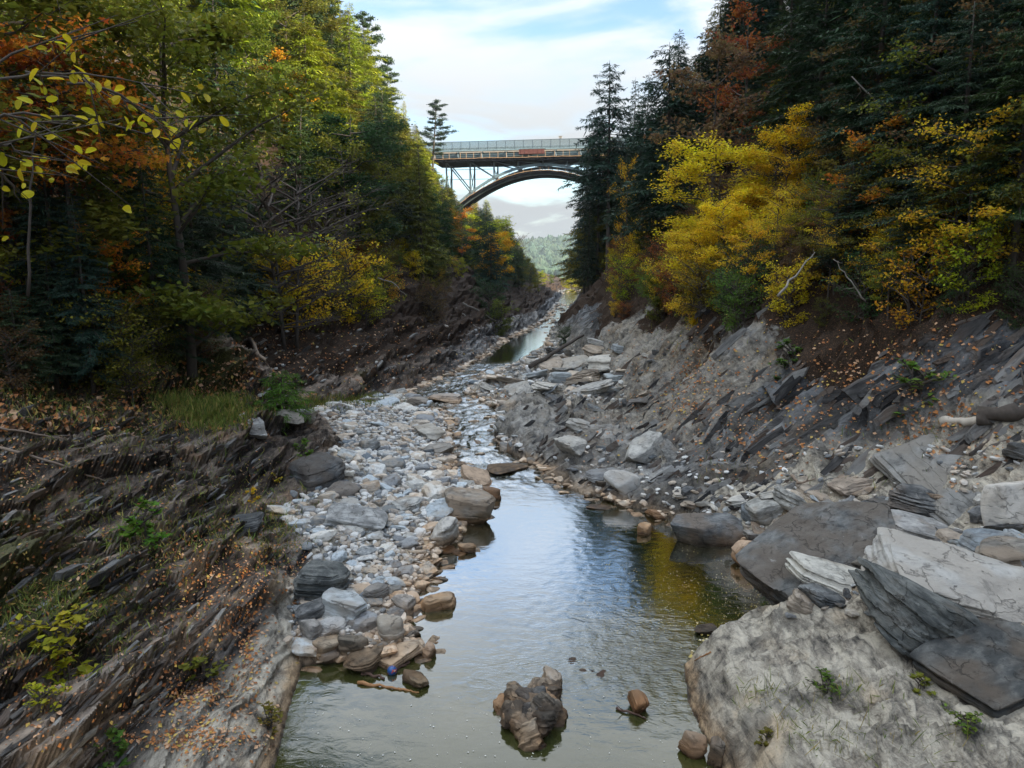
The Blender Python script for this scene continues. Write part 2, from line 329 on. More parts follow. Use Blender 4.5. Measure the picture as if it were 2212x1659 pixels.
def terr(x, y):
    a, b_, c, d = ip(y, toL), ip(y, shL), ip(y, shR), ip(y, toR)
    zl, zr = ip(y, toL, 2), ip(y, toR, 2)
    fw = sst(24, 70, y); k = np.interp(y, [0, 245, 290, 380, 650], [1, 1, .5, .25, .0])
    fw2 = sst(100, 165, y)
    sL = np.maximum(a-x, 0); hL = prof(sL, Lnear)*(1-fw)+(prof(sL, Lfar)*(1-fw2)+prof(sL, Lfar2)*fw2)*fw
    hL = np.where(hL > 3, 3+(hL-3)*k, hL)+zl
    sR = np.maximum(x-d, 0); hR = prof(sR, Rnear)*(1-fw)+prof(sR, Rfar)*fw
    hR = np.where(hR > 3, 3+(hR-3)*k, hR)+zr
    tb = np.clip((b_-x)/np.maximum(b_-a, .05), 0, 1); bar = zl*np.sqrt(tb)*1.0+0.10*sst(0, .5, b_-x)
    tr = np.clip((x-c)/np.maximum(d-c, .05), 0, 1)
    ben = zr*tr**np.interp(y, [15, 19, 23], [.85, 1.5, .85])+np.minimum(0.75, 0.9*np.maximum(x-c, 0))*(1-tr)*np.interp(y, [14, 15.5, 17, 20, 24], [1, .8, .35, .3, .45])
    e = np.minimum(np.minimum(x-b_, c-x), 3); bed = -np.clip(e, 0, 3)*0.45-0.03
    z = np.where(x < a, hL, np.where(x < b_, bar, np.where(x < c, bed, np.where(x < d, ben, hR))))
    # rock knob in mid stream bend and dark outcrop above the bar
    def hump(cx, cy, rx, ry, h, z):
        q = ((x-cx)/rx)**2+((y-cy)/ry)**2; return np.maximum(z, np.where(q < 1, h*(1-q)**0.6, -9))
    z = hump(1.6, 39.5, 2.6, 6.5, 1.75, z); z = hump(4.0, 34.0, 2.6, 4.0, 1.2, z)
    z = hump(-7.6, 28.3, 2.1, 2.5, 1.75, z); z = hump(-6.0, 20.3, 1.5, 1.4, 1.15, z)
    return z
nbL = np.array([0.86, -0.10, -0.42]); nbL /= np.linalg.norm(nbL)
tL = np.array([0.10, 1.0, 0.12]); tL -= nbL*tL.dot(nbL); tL /= np.linalg.norm(tL)
nbR = np.array([0.30, 0.90, -0.25]); nbR /= np.linalg.norm(nbR)
tR = np.array([0.72, -0.12, 0.64]); tR -= nbR*tR.dot(nbR); tR /= np.linalg.norm(tR)
def frame(P):
    m = sst(-0.5, 1.5, P[:, 0]-0.5*(ip(P[:, 1], shL)+ip(P[:, 1], shR)))[:, None]
    nb = nbL*(1-m)+nbR*m; t = tL*(1-m)+tR*m
    nb /= np.linalg.norm(nb, axis=1)[:, None]; t /= np.linalg.norm(t, axis=1)[:, None]
    return nb, t, np.cross(nb, t)
def zones(x, y):
    a, b_, c, d = ip(y, toL), ip(y, shL), ip(y, shR), ip(y, toR); sL = a-x; sR = x-d
    n = pn(np.stack([x*.12, y*.12, 0*x+3.3], 1))*3.0
    treeL = np.interp(y, [8, 20, 34, 42, 60, 110, 200], [12, 9.2, 8.3, 7.5, 7.5, 6, 4])
    treeR = np.interp(y, [10, 25, 40, 60, 110, 200], [5.5, 4.2, 4.4, 3.6, 3.6, 3])
    soil = np.where(x < 0.5*(b_+c), sst(-1.5, 2.0, sL-treeL+n), sst(-2.0, 1.2, sR-treeR+n))
    scree = np.where((x < b_) & (y > 32), sst(0.6, 3.0, sL)*0.72, 0)*sst(32, 45, y)
    ledge = np.where((x < b_) & (y < 36), sst(0.3, 5, sL)*0.36, 0)
    cl = np.where(x > d, 0.22*sst(0, 3, sR), 0)
    soil = np.maximum(np.maximum(soil, scree), np.maximum(ledge, cl))
    pale = np.zeros_like(x)
    pale = np.where((x >= c) & (y < 25), 1-sst(0.2, 2.0, sR), pale)
    pale = np.where((x >= c) & (y >= 25), (0.22+.25*sst(30, 45, y))*(1-sst(.3, 3.5, sR)), pale)
    pw = np.interp(y, [8, 12, 15, 18, 19], [2.6, 1.9, 1.0, .5, 0]); pale = np.where((x < b_) & (y < 18.5), 1-sst(pw*.7, pw*1.15+.05, sL+n*.12), pale)
    pale = np.where((x >= a) & (x < b_), 0.75, pale)
    pale = np.where((x > 6) & (x < 16) & (y > 30) & (y < 60), np.maximum(pale, .5*(1-sst(3, 7, sR))), pale)
    # grassy shelves on the left bank
    def blob(cx, cy, r): return np.exp(-(((x-cx)/r)**2+((y-cy)/r)**2))
    green = 0.95*blob(-15.0, 31.5, 3.6)+0.55*blob(-15.5, 22.5, 4.0)+0.75*blob(-9.6, 12.4, 2.2)+0.7*blob(-9.3, 49.5, 2.5)+0.35*blob(-12, 16, 3)
    green = green+np.where((y > 35) & (x > c), 0.25*sst(1, 4, sR), 0)+np.where(x < b_, 0.12*sst(1, 5, sL), 0)
    return soil, pale, np.clip(green, 0, 1)
def disp(P, sL, sR, inch, shore):
    nb, t, bb = frame(P)
    cb = (P*nb).sum(1); ct = (P*t).sum(1); cc = (P*bb).sum(1)
    Q = np.stack([cb*.5, ct*.16, cc*.3], 1); wv = fbm(Q, 3)
    big = fbm(P*0.16, 3)*0.9+fbm(P*0.55+9, 3)*0.28
    h = 0; tone = 0; rt = sst(-0.5, 1.5, P[:, 0]-0.5*(ip(P[:, 1], shL)+ip(P[:, 1], shR)))
    for spc, A, s, tw in ((1.9, .50, 1, .30), (0.62, .27, 2, .35), (0.25, .12, 3, .35)):
        k = cb/spc+wv*(.55-.2*rt)/math.sqrt(spc)+0.16*pn(np.stack([cb*.7, ct*.5, cc*.9], 1)*2/math.sqrt(spc))
        fl = np.floor(k); fr = k-fl
        seg = np.floor(ct/(spc*(5+7*hsh(fl, 9+s))*(1+1.2*rt))+hsh(fl, 5+s)*7+0.5*wv); r0 = hsh(fl*1.7+seg*3.1, s)
        cr = np.floor(cc/(spc*2.5*(1+1.2*rt))+hsh(fl, 6+s)*5+.4*wv); r1 = hsh(fl*2.3+seg*1.1+cr*4.7, s+20)
        h = h+A*((r0-.5)*1.1+(r1-.5)*(.7-.35*rt)+(fr**2.2-.3)*0.95); tone = tone+tw*(r0*.6+r1*.4)
    fine = fbm(np.stack([cb*4, ct*.9, cc*2.5], 1), 3)*0.05
    return big, h, fine, tone

cols = np.concatenate([[-9, -6, -4.2, -3, -2.3, -1.8, -1.5], np.linspace(-1.32, -0.82, 60)[:-1], np.linspace(-0.82, 0.82, 760), np.linspace(0.82, 1.32, 60)[1:], [1.5, 1.8, 2.3, 3, 4.2, 6, 9]])
rows = np.concatenate([[-160, -120, -90, -65, -45, -30, -20, -12, -6, -2, 1, 3], np.geomspace(4.4, 120, 620), np.geomspace(121.5, 640, 150)])
yy, aa = np.meshgrid(rows, cols, indexing='ij')
yq = np.maximum(yy, 4.4); ctr = np.interp(yy, [0, 60, 140, 234, 330, 450, 640], [0, 0, 5, 14, 20, 30, 40])
xx = ctr+aa*(yq+3.0)*np.interp(yq, [4, 60, 240, 640], [1, 1, .62, .5])
X = xx.ravel(); Y = yy.ravel(); Z = terr(X, Y)
nr, nc = xx.shape
Zg = Z.reshape(nr, nc)
gx = np.gradient(Zg, axis=1)/np.maximum(np.gradient(xx, axis=1), 1e-3)
gx = (np.roll(gx, 1, 1)+gx+np.roll(gx, -1, 1))/3
n_x = np.clip(-gx.ravel(), -1.4, 1.4); nl = np.sqrt(n_x**2+1); NX = n_x/nl; NZ = 1/nl
P0 = np.stack([X, Y, Z], 1)
sL = ip(Y, toL)-X; sR = X-ip(Y, toR); bL, bR = ip(Y, shL), ip(Y, shR)
big, hh, fine, toneA = disp(P0, sL, sR, None, None)
shore = np.minimum(np.abs(X-bL), np.abs(X-bR)); inch = (X > bL) & (X < bR)
onbar = (X > ip(Y, toL)) & (X < bL)
soilA, paleA, greenA = zones(X, Y)
amp = np.where(sL > 0, sst(-.2, 1.2, sL), np.where(sR > 0, 0.35+0.65*sst(0, 1.5, sR), np.where(X > bR, 0.65*sst(0, 1.5, X-bR)+.06, 0.10)))
forest = np.maximum(sst(8, 13, sL), sst(8, 13, sR)); amp = amp*(1-0.6*forest)
amp = np.where(onbar, 0.12, amp); amp = np.where(inch, 0.05, amp)
hump_ = (Z > 0.3) & (np.abs(X) < 9) & (Y > 25) & (Y < 48); amp = np.where(hump_ & ~inch & (amp < .7) & ~onbar, 0.7, amp)
amp = amp*np.interp(Y, [0, 12, 40, 120, 300], [0.75, 0.85, 1.1, 1.5, 1.5])
cr_ = -0.42*np.abs(fbm(P0*np.array([.8, .5, .8])+3, 4))+.12
bench = np.where((X > bR) & (Y < 26) & (sR < 1), sst(0, 1.2, X-bR), 0)+np.where((sL > 0) & (Y < 18) & (sL < 2.2), sst(0, .5, sL), 0)
D = bench*cr_*.65+amp*(1-.35*bench)*(hh+fine)+np.where(inch | onbar, 0.15, np.minimum(1, amp))*big*np.where(X > 0, .95, 1.0)
D = np.where((~inch) & (Z < .25), np.maximum(D, -0.06), D)
D = np.where(inch, np.minimum(D, np.maximum(-Z*.6, 0)), D)
V = np.stack([X+D*NX, Y+0*D, Z+D*NZ], 1)
# keep the land just clear of the water line
V[:, 2] = np.where((~inch) & (V[:, 2] < 0.04+.0012*Y), 0.04+.0012*Y+0.02*pn(P0*3), V[:, 2])
ii = np.arange(nr*nc).reshape(nr, nc)
F = np.stack([ii[:-1, :-1], ii[:-1, 1:], ii[1:, 1:], ii[1:, :-1]], -1).reshape(-1, 4)
me = mesh('gorge_terrain', V, F, [MAT['ground']], smooth=True)
me.set_sharp_from_angle(angle=math.radians(38))
nb, t_, b2 = frame(P0)
wv = fbm(P0*0.35, 2)[:, None]*0.25
fattr(me, 'bed', 'FLOAT_VECTOR', np.stack([(V*nb).sum(1)*2.4, (V*t_).sum(1)*np.where(X > 3, .5, 1.05), (V*b2).sum(1)*1.3], 1)+wv)
fattr(me, 'layer', 'FLOAT', toneA)
fattr(me, 'zone', 'FLOAT_COLOR', np.stack([soilA, paleA, greenA, np.ones_like(X)], 1))
ground = tag(ob('gorge_terrain', me), 'layered slate walls and floor of the river gorge', 'terrain', kind='structure')
bpy.context.view_layer.update()
from mathutils.bvhtree import BVHTree
V3g = V.reshape(nr, nc, 3)
_r0, _r1, _c0, _c1 = 9, nr-20, 5, nc-5
_sub = V3g[_r0:_r1, _c0:_c1]; _n, _m = _sub.shape[:2]; _i = np.arange(_n*_m).reshape(_n, _m)
_bvh = BVHTree.FromPolygons(_sub.reshape(-1, 3).tolist(), np.stack([_i[:-1, :-1], _i[:-1, 1:], _i[1:, 1:], _i[1:, :-1]], -1).reshape(-1, 4).tolist())
def gz(x, y):
    i = min(max(int(np.searchsorted(rows, y))-1, 0), nr-2); f = (y-rows[i])/(rows[i+1]-rows[i]); f = min(max(f, 0), 1)
    z = 0; n = 0
    for k, wgt in ((i, 1-f), (i+1, f)):
        z += wgt*float(np.interp(x, V3g[k, :, 0], V3g[k, :, 2]))
    return z, Vector((0, 0, 1))
def hit(u, v, water=True):
    d = Vector(ray(u, v).tolist()).normalized()
    l, n, i, ds = _bvh.ray_cast(Vector((0, 0, CAMZ)), d)
    if l is None: return None
    if n.dot(d) > 0: n = -n
    if water and l.z < 0: q = W(u, v, 0.0); return Vector(q.tolist()), Vector((0, 0, 1))
    return l, n

# ---------------------------------------------------------------- water
def water_mat():
    m, t, b, o = newmat('river_water')
    g = t.nodes.new('ShaderNodeNewGeometry'); P = g.outputs['Position']; rp = attr(t, 'rapid').outputs['Fac']
    deep = noise(t, P, 0.35, 3)
    c = mix(t, deep, (0.026, 0.040, 0.020), (0.062, 0.055, 0.008))
    fo = noise(t, smap(t, P, (3.2, 1.0, 1), rot=(0, 0, 0.15)), 1.6, 8, 0.75, 1.6)
    fm = M('MULTIPLY', rng_(t, fo, 0.50, 0.60), rp, tree=t)
    c = mix(t, M('MULTIPLY', fm, 0.85, tree=t), c, (0.75, 0.80, 0.82))
    t.links.new(c, b.inputs['Base Color']); b.inputs['IOR'].default_value = 1.33; b.inputs['Specular IOR Level'].default_value = 0.0
    t.links.new(M('ADD', M('MULTIPLY', fm, 0.35, tree=t), 0.035, tree=t), b.inputs['Roughness'])
    r1 = noise(t, smap(t, P, (1.0, 2.0, 1), rot=(0, 0, 0.5)), 1.7, 4, 0.6, 0.8); r2 = noise(t, smap(t, P, (1, 1.6, 1)), 7.5, 4, 0.6, 0.5)
    rip = attr(t, 'ripple').outputs['Fac']
    h = M('ADD', M('MULTIPLY', r1, 0.6, tree=t), M('MULTIPLY', M('MULTIPLY', r2, 0.30, tree=t), rip, tree=t), tree=t)
    b1 = t.nodes.new('ShaderNodeBump'); b1.inputs['Distance'].default_value = 0.16
    t.links.new(M('ADD', 0.015, M('MULTIPLY', rip, 0.35, tree=t), tree=t), b1.inputs['Strength']); t.links.new(h, b1.inputs['Height'])
    t.links.new(b1.outputs[0], b.inputs['Normal'])
    gl = t.nodes.new('ShaderNodeBsdfGlossy'); gl.inputs['Roughness'].default_value = .03; t.links.new(b1.outputs[0], gl.inputs['Normal'])
    fr = t.nodes.new('ShaderNodeFresnel'); fr.inputs['IOR'].default_value = 1.45; t.links.new(b1.outputs[0], fr.inputs['Normal'])
    fc = M('MULTIPLY', M('POWER', fr.outputs[0], 2.3, tree=t), 112.0, tree=t); fc = M('MINIMUM', fc, .85, tree=t); fc = M('MULTIPLY', fc, M('SUBTRACT', 1.0, M('MULTIPLY', fm, .6, tree=t), tree=t), tree=t)
    mx_ = t.nodes.new('ShaderNodeMixShader'); t.links.new(fc, mx_.inputs[0]); t.links.new(b.outputs[0], mx_.inputs[1]); t.links.new(gl.outputs[0], mx_.inputs[2]); t.links.new(mx_.outputs[0], o.inputs[0])
    return m
MAT['water'] = water_mat()
wr = np.concatenate([np.linspace(4, 11, 30), np.geomspace(11.05, 120, 460), np.geomspace(121, 460, 90)]); wa = np.linspace(0, 1, 200)
wyy, wt = np.meshgrid(wr, wa, indexing='ij')
wl = ip(wyy, shL)-1.5-0.01*wyy; wrr = ip(wyy, shR)+1.5+0.01*wyy
wx = wl+(wrr-wl)*wt; WX, WYv = wx.ravel(), wyy.ravel()
rapid = sst(29.5, 32.5, WYv)*(1-sst(62, 66, WYv))*(0.75+0.25*pn(np.stack([WX*.3, WYv*.2, 0*WX], 1)*2))
rapid = np.maximum(rapid, sst(112, 118, WYv)*0.45); rapid = np.maximum(rapid, 0.8*sst(64, 67, WYv)*(1-sst(70, 72, WYv)))
rapid = np.clip(np.maximum(rapid, 0.5*sst(27.5, 30, WYv)*(WYv < 31)), 0, 1)
rip = 0.10+0.9*np.exp(-(((WX-3.2)/2.2)**2+((WYv-15.6)/2.2)**2))+0.55*np.exp(-(((WX+.3)/1.3)**2+((WYv-14.8)/1.2)**2))+0.30*np.exp(-(((WX-1.5)/2.2)**2+((WYv-19)/5)**2))+0.5*sst(25.5, 29, WYv)
rip = np.clip(np.maximum(rip, rapid)-0.5*sst(71, 75, WYv)*(WYv < 112), 0.03, 1)
wp = np.stack([WX*1.1, WYv*.8, 0*WX], 1)
wz = rapid*(0.07*fbm(wp*1.6, 3)+0.10*pn(wp*.7))*np.interp(WYv, [0, 60, 200], [1, 1.2, 1.2])+0.012*rip*fbm(wp*3, 2)
ww = np.stack([WX, WYv, wz], 1)
ii = np.arange(len(WX)).reshape(wx.shape)
me = mesh('river', ww, np.stack([ii[:-1, :-1], ii[:-1, 1:], ii[1:, 1:], ii[1:, :-1]], -1).reshape(-1, 4), [MAT['water']], True)
fattr(me, 'rapid', 'FLOAT', rapid); fattr(me, 'ripple', 'FLOAT', rip)
tag(ob('river', me), 'shallow olive green river with a calm pool and rapids', 'river', kind='structure')

# ---------------------------------------------------------------- vegetation
def leaf_mat(name, transl=0.35, hue=0.5, rough=0.6):
    m, t, b, o = newmat(name)
    oi = t.nodes.new('ShaderNodeObjectInfo'); g = t.nodes.new('ShaderNodeNewGeometry'); tc = t.nodes.new('ShaderNodeTexCoord').outputs['Object']
    r = g.outputs['Random Per Island']
    hsv = t.nodes.new('ShaderNodeHueSaturation')
    cl = noise(t, tc, 0.55, 3)
    t.links.new(M('ADD', M('ADD', 0.5, M('MULTIPLY', M('SUBTRACT', M('FRACT', M('MULTIPLY', r, 9.7, tree=t), tree=t), 0.5, tree=t), 0.045*hue, tree=t), tree=t), M('MULTIPLY', M('SUBTRACT', cl, 0.5, tree=t), 0.10*hue, tree=t), tree=t), hsv.inputs['Hue'])
    t.links.new(M('ADD', 0.45, M('ADD', M('MULTIPLY', r, 0.75, tree=t), M('MULTIPLY', cl, 0.55, tree=t), tree=t), tree=t), hsv.inputs['Value'])
    t.links.new(oi.outputs['Color'], hsv.inputs['Color'])
    t.links.new(hsv.outputs[0], b.inputs['Base Color']); b.inputs['Roughness'].default_value = rough; b.inputs['Specular IOR Level'].default_value = 0.25
    tr = t.nodes.new('ShaderNodeBsdfTranslucent'); t.links.new(hsv.outputs[0], tr.inputs[0])
    ms = t.nodes.new('ShaderNodeMixShader'); ms.inputs[0].default_value = transl
    t.links.new(b.outputs[0], ms.inputs[1]); t.links.new(tr.outputs[0], ms.inputs[2]); t.links.new(ms.outputs[0], o.inputs[0])
    return m
MAT['needle'] = leaf_mat('conifer_needles', 0.15, 0.6)
MAT['leaf'] = leaf_mat('broad_leaves', 0.45, 1.0)
MAT['bark'] = simple('bark', (0.075, 0.062, 0.052), 0.9, 0, 0.5, 6)
MAT['bark_grey'] = simple('pale_grey_bark', (0.27, 0.25, 0.22), 0.85, 0, 0.4, 5)
MAT['bark_white'] = simple('white_birch_bark', (0.62, 0.60, 0.56), 0.8, 0, 0.2, 4)
MAT['wood'] = simple('weathered_driftwood', (0.26, 0.20, 0.15), 0.85, 0, 0.45, 5)

def cards(P0, P1, wd, up, droop=0.0):
    """diamond leaves from P0 to P1"""
    n = len(P0); d = P1-P0; s = np.cross(d, up); s /= np.linalg.norm(s, axis=1)[:, None]+1e-9
    mid = P0+d*0.5; P1 = P1.copy(); P1[:, 2] -= droop
    V = np.stack([P0, mid+s*wd[:, None]/2, P1, mid-s*wd[:, None]/2], 1).reshape(-1, 3)
    return V, np.arange(4*n).reshape(n, 4)
def maple_leaves(Pc, size, R):
    n = len(Pc); ang = np.radians([-90, -55, -20, 5, 35, 62, 90, 118, 145, 175, 200, 235]); rad = np.array([.25, .62, .42, .95, .45, .62, 1.0, .62, .45, .95, .42, .62])*.55
    T = np.stack([np.cos(ang)*rad, np.sin(ang)*rad, 0.06*np.cos(3*ang)], 1)
    V = Pc[:, None, :]+np.einsum('nij,kj->nki', R, T)*size[:, None, None]
    return V.reshape(-1, 3), np.arange(n*12).reshape(n, 12)
def rrot(r, n, flat=0.5):
    """random orientations; flat 1 keeps the leaf level"""
    nrm = r.normal(size=(n, 3))*(1-flat)+np.array([0, 0, 1.0])*flat*1.6; nrm /= np.linalg.norm(nrm, axis=1)[:, None]
    a = r.normal(size=(n, 3)); a -= nrm*(a*nrm).sum(1)[:, None]; a /= np.linalg.norm(a, axis=1)[:, None]
    return np.stack([a, np.cross(nrm, a), nrm], 2)

def conifer(seed, H, R, base, nb, shape=0.75, dens=1.0, top_up=0.25, ragged=0.35, card=0.42, nc=4):
    r = np.random.default_rng(seed); tr = G(); cr = G()
    lean = r.normal(size=2)*0.012*H; ts = np.linspace(0, 1, 9)
    tr.tube(np.stack([lean[0]*ts**2, lean[1]*ts**2, -0.8+(H+.8)*ts], 1), 0.011*H*(1-ts)**0.8+0.015, 7)
    az = 0
    for i in range(nb):
        t = base+(0.985-base)*((i+r.random()*0.7)/nb)**0.92
        az += 2.4+r.normal()*0.4; rel = (t-base)/(1-base)
        L = (R*(1-rel)**shape*(1-ragged+ragged*2*r.random())+0.25)*(0.55+0.45*min(1, rel*7+.2))
        el = -0.18+0.75*rel**1.6*top_up*2+r.normal()*0.09
        dirh = np.array([math.cos(az), math.sin(az), 0]); s = np.linspace(0, 1, 6)
        P = np.array([lean[0]*t*t, lean[1]*t*t, t*H])+dirh*(s*L)[:, None]*math.cos(el)
        P[:, 2] += s*L*math.sin(el)-0.16*L*s**2+0.05*L*np.maximum(s-.75, 0)*4*.5
        P[:, :2] += r.normal(size=2)*0.04*L*s[:, None]**2
        tr.tube(P, 0.012+0.009*L*(1-s)*0.8, 3, False)
        nt = max(5, int(L/0.105*dens)); q = np.sort(r.random(nt))**0.75*0.97+0.03
        q = np.clip(q, 0.18 if rel < .8 else .05, 1)
        B = np.stack([np.interp(q, s, P[:, k]) for k in range(3)], 1)
        sd = np.where(np.arange(nt) % 2, 1.0, -1.0); perp = np.array([-math.sin(az), math.cos(az), 0])
        tl = (0.24*L*(1.05-q)+0.22)*(0.7+0.6*r.random(nt))
        a = 0.75+r.normal(size=nt)*0.2
        td = dirh*np.cos(a)[:, None]+perp*(np.sin(a)*sd)[:, None]; td[:, 2] += -0.22+r.normal(size=nt)*0.16
        f = (np.arange(nc)+0.1)/nc
        base_ = B[:, None, :]+td[:, None, :]*(tl[:, None]*f[None, :])[:, :, None]
        cd = td[:, None, :]+r.normal(size=(nt, nc, 3))*0.42; cl = card*(0.55+0.8*r.random((nt, nc)))*np.clip(tl[:, None]/.6, .5, 1.1)
        A0 = base_.reshape(-1, 3); A1 = (base_+cd*cl[:, :, None]).reshape(-1, 3)
        V, F = cards(A0, A1, cl.ravel()*0.30, np.array([0, 0, 1.0])+r.normal(size=(len(A0), 3))*0.35, 0.05)
        cr.add(V, F)
    return tr, cr
def broadleaf(seed, H, R, base, limbs=13, nleaf=9000, size=0.17, flat=0.55, maple=False, rise=0.55, clump=0.34, stems=1, fullness=1.0):
    r = np.random.default_rng(seed); tr = G(); cr = G(); ends = []
    for st in range(stems):
        off = r.normal(size=2)*(0.12*R if stems > 1 else 0); ln = r.normal(size=2)*(0.28*R if stems > 1 else 0.10*R)
        s = np.linspace(0, 1, 9); T = np.stack([off[0]+ln[0]*s**1.5+.03*H*np.sin(s*5+seed)*.4, off[1]+ln[1]*s**1.5, -0.6+(H*.93+.6)*s], 1)
        tr.tube(T, (0.012*H/math.sqrt(stems))*(1-s)**0.9+0.012, 7)
        for i in range(limbs):
            t = base+(0.97-base)*((i+r.random())/limbs); az = i*2.4+r.random()*1.2; rel = (t-base)/(1-base)
            L = R*(math.sin(math.pi*min(1, 0.12+rel*0.80))**0.6*0.95+.05)*(0.65+0.5*r.random())
            p = np.array([np.interp(t, s, T[:, k]) for k in range(3)]); d = np.array([math.cos(az), math.sin(az), rise*(0.5+rel)+r.normal()*0.15])
            q = np.linspace(0, 1, 6); P = p+d*(q*L)[:, None]; P[:, 2] -= 0.10*L*q**2; P += np.cumsum(r.normal(size=(6, 3))*0.04*L, 0)*q[:, None]
            tr.tube(P, (0.02+0.012*L)*(1-q)**1.1*1.1+0.006, 4, False)
            for j in range(int(7*fullness)+2):
                u_ = 0.25+0.75*r.random(); b = np.array([np.interp(u_, q, P[:, k]) for k in range(3)])
                dd = d/np.linalg.norm(d)+r.normal(size=3)*np.array([.8, .8, .35]); dd /= np.linalg.norm(dd); l2 = L*(0.22+0.28*r.random())*(1.2-u_*.5)
                Q = b+dd*(np.linspace(0, 1, 4)*l2)[:, None]; Q[:, 2] -= 0.06*l2*np.linspace(0, 1, 4)**2
                tr.tube(Q, 0.013*(1-np.linspace(0, 1, 4)*.7), 3, False)
                for f in (0.35, 0.65, 0.9, 1.05): ends.append(Q[0]+(Q[-1]-Q[0])*f)
    E = np.array(ends); k = r.integers(0, len(E), nleaf)
    k = k[r.random(nleaf) < (0.45+0.55*hsh(np.floor(k/4.0), 3))]
    Pc = E[k]+r.normal(size=(len(k), 3))*clump*np.array([1, 1, .45])*(R/3.0)**0.5
    Rm = rrot(r, len(k), flat); sz = size*(0.6+0.8*r.random(len(k)))
    if maple: V, F = maple_leaves(Pc, sz*1.3, Rm)
    else:
        T = np.array([[-.5, 0, 0], [0, -.33, .04], [.5, 0, -.08], [0, .33, .04]])
        V = (Pc[:, None, :]+np.einsum('nij,kj->nki', Rm, T)*sz[:, None, None]).reshape(-1, 3); F = np.arange(4*len(k)).reshape(-1, 4)
    cr.add(V, F)
    return tr, cr
def pine(seed, H, R, base, nb=26, nleaf=130):
    r = np.random.default_rng(seed); tr = G(); cr = G(); s = np.linspace(0, 1, 9)
    T = np.stack([0.02*H*np.sin(s*3+seed), 0.02*H*np.cos(s*4), -0.8+(H+.8)*s], 1); tr.tube(T, 0.012*H*(1-s)**.8+.03, 7)
    for i in range(nb):
        t = base+(0.99-base)*(i+r.random())/nb; rel = (t-base)/(1-base); az = i*2.4+r.normal()*.5
        L = R*(1-rel)**0.55*(0.35+0.8*r.random())*(0.6+.4*min(1, rel*4))+0.4
        p = np.array([np.interp(t, s, T[:, k]) for k in range(3)]); q = np.linspace(0, 1, 6)
        P = p+np.array([math.cos(az), math.sin(az), 0.05+.35*rel])*(q*L)[:, None]; P[:, 2] += 0.12*L*q**2+np.cumsum(r.normal(size=6)*.03*L)*q
        tr.tube(P, (0.02+.013*L)*(1-q)+.012, 4, False)
        for j in range(int(4+L*4)):
            u_ = 0.35+.65*r.random(); b = np.array([np.interp(u_, q, P[:, k]) for k in range(3)])+r.normal(size=3)*np.array([.30, .30, .10])*L*.4
            n = nleaf//4; c0 = b+r.normal(size=(n, 3))*np.array([.28, .28, .10]); dd = r.normal(size=(n, 3))*np.array([1, 1, .5])+np.array([0, 0, .45]); dd /= np.linalg.norm(dd, axis=1)[:, None]
            ln = 0.22+.25*r.random(n); V, F = cards(c0, c0+dd*ln[:, None], ln*0.40, r.normal(size=(n, 3))); cr.add(V, F)
    return tr, cr

def proto(kind, f, bark, lm):
    tr, cr = f; return (tr.mesh(kind+'_trunk', MAT[bark], True), cr.mesh(kind+'_crown', MAT[lm]))
PR = {}
PR['hemlock'] = [(proto('hemlock', conifer(10+i, 20, R, b, nb, sh, 1.0, .25, rg), 'bark', 'needle'), 20) for i, (R, b, nb, sh, rg) in
                 enumerate([(4.2, .10, 150, .70, .35), (3.6, .16, 140, .85, .3), (4.8, .08, 150, .6, .45), (3.4, .12, 150, .9, .4)])]
PR['hemlock_near'] = [(proto('hemlock', conifer(20+i, 15, R, b, nb, sh, 1.9, .25, rg, .22, 6), 'bark', 'needle'), 15) for i, (R, b, nb, sh, rg) in
                 enumerate([(3.3, .10, 120, .70, .4), (3.0, .14, 120, .8, .35)])]
PR['grove'] = [(proto('grove', conifer(30+i, 24, R, b, nb, .62, .95, .25, .5), 'bark', 'needle'), 24) for i, (R, b, nb) in enumerate([(4.0, .42, 110), (4.6, .36, 120)])]
PR['broad'] = [(proto('broad', broadleaf(50+i, 12, R, b, l, n, s, fl, mp, rs), bk, 'leaf'), 12) for i, (R, b, l, n, s, fl, mp, rs, bk) in
               enumerate([(4.4, .2, 22, 21000, .22, .6, False, .4, 'bark'), (3.4, .12, 20, 17000, .20, .5, False, .6, 'bark'), (4.8, .12, 26, 24000, .22, .65, False, .22, 'bark'), (3.5, .3, 15, 8000, .20, .5, True, .5, 'bark')])]
PR['sparse'] = [(proto('sparse', broadleaf(70+i, 11, R, b, l, n, s, .45, mp, .5, .30), bk, 'leaf'), 11) for i, (R, b, l, n, s, mp, bk) in
                enumerate([(3.6, .22, 14, 3600, .19, False, 'bark'), (3.2, .3, 12, 3800, .18, True, 'bark')])]
PR['bare'] = [(proto('bare', broadleaf(80+i, 9, 3.0, .15, 24, 420, .13, .4, False, .55, .3, 3, 2.2), 'bark', 'leaf'), 9) for i in range(2)]
PR['pine'] = [(proto('pine', pine(90+i, 24, R, b, nb), 'bark', 'needle'), 24) for i, (R, b, nb) in enumerate([(4.4, .42, 34), (3.6, .5, 30), (5.0, .35, 30)])]
PR['shrub'] = [(proto('shrub', broadleaf(100+i, 3, R, .08, 9, n, .13, .45, False, .7, .26, st), 'bark', 'leaf'), 3) for i, (R, n, st) in enumerate([(1.5, 4200, 4), (1.8, 5200, 5), (1.3, 2200, 4)])]
PR['plant'] = [(proto('plant', broadleaf(120+i, 0.6, .45, .1, 6, 260, .15, .7, mp, .6, .10, 3), 'bark', 'leaf'), .6) for i, mp in enumerate([True, False])]
PR['pinebush'] = [(proto('pinebush', conifer(140, 2.6, 1.7, .03, 46, .5, 1.6, .45, .3, .26), 'bark', 'needle'), 2.6)]
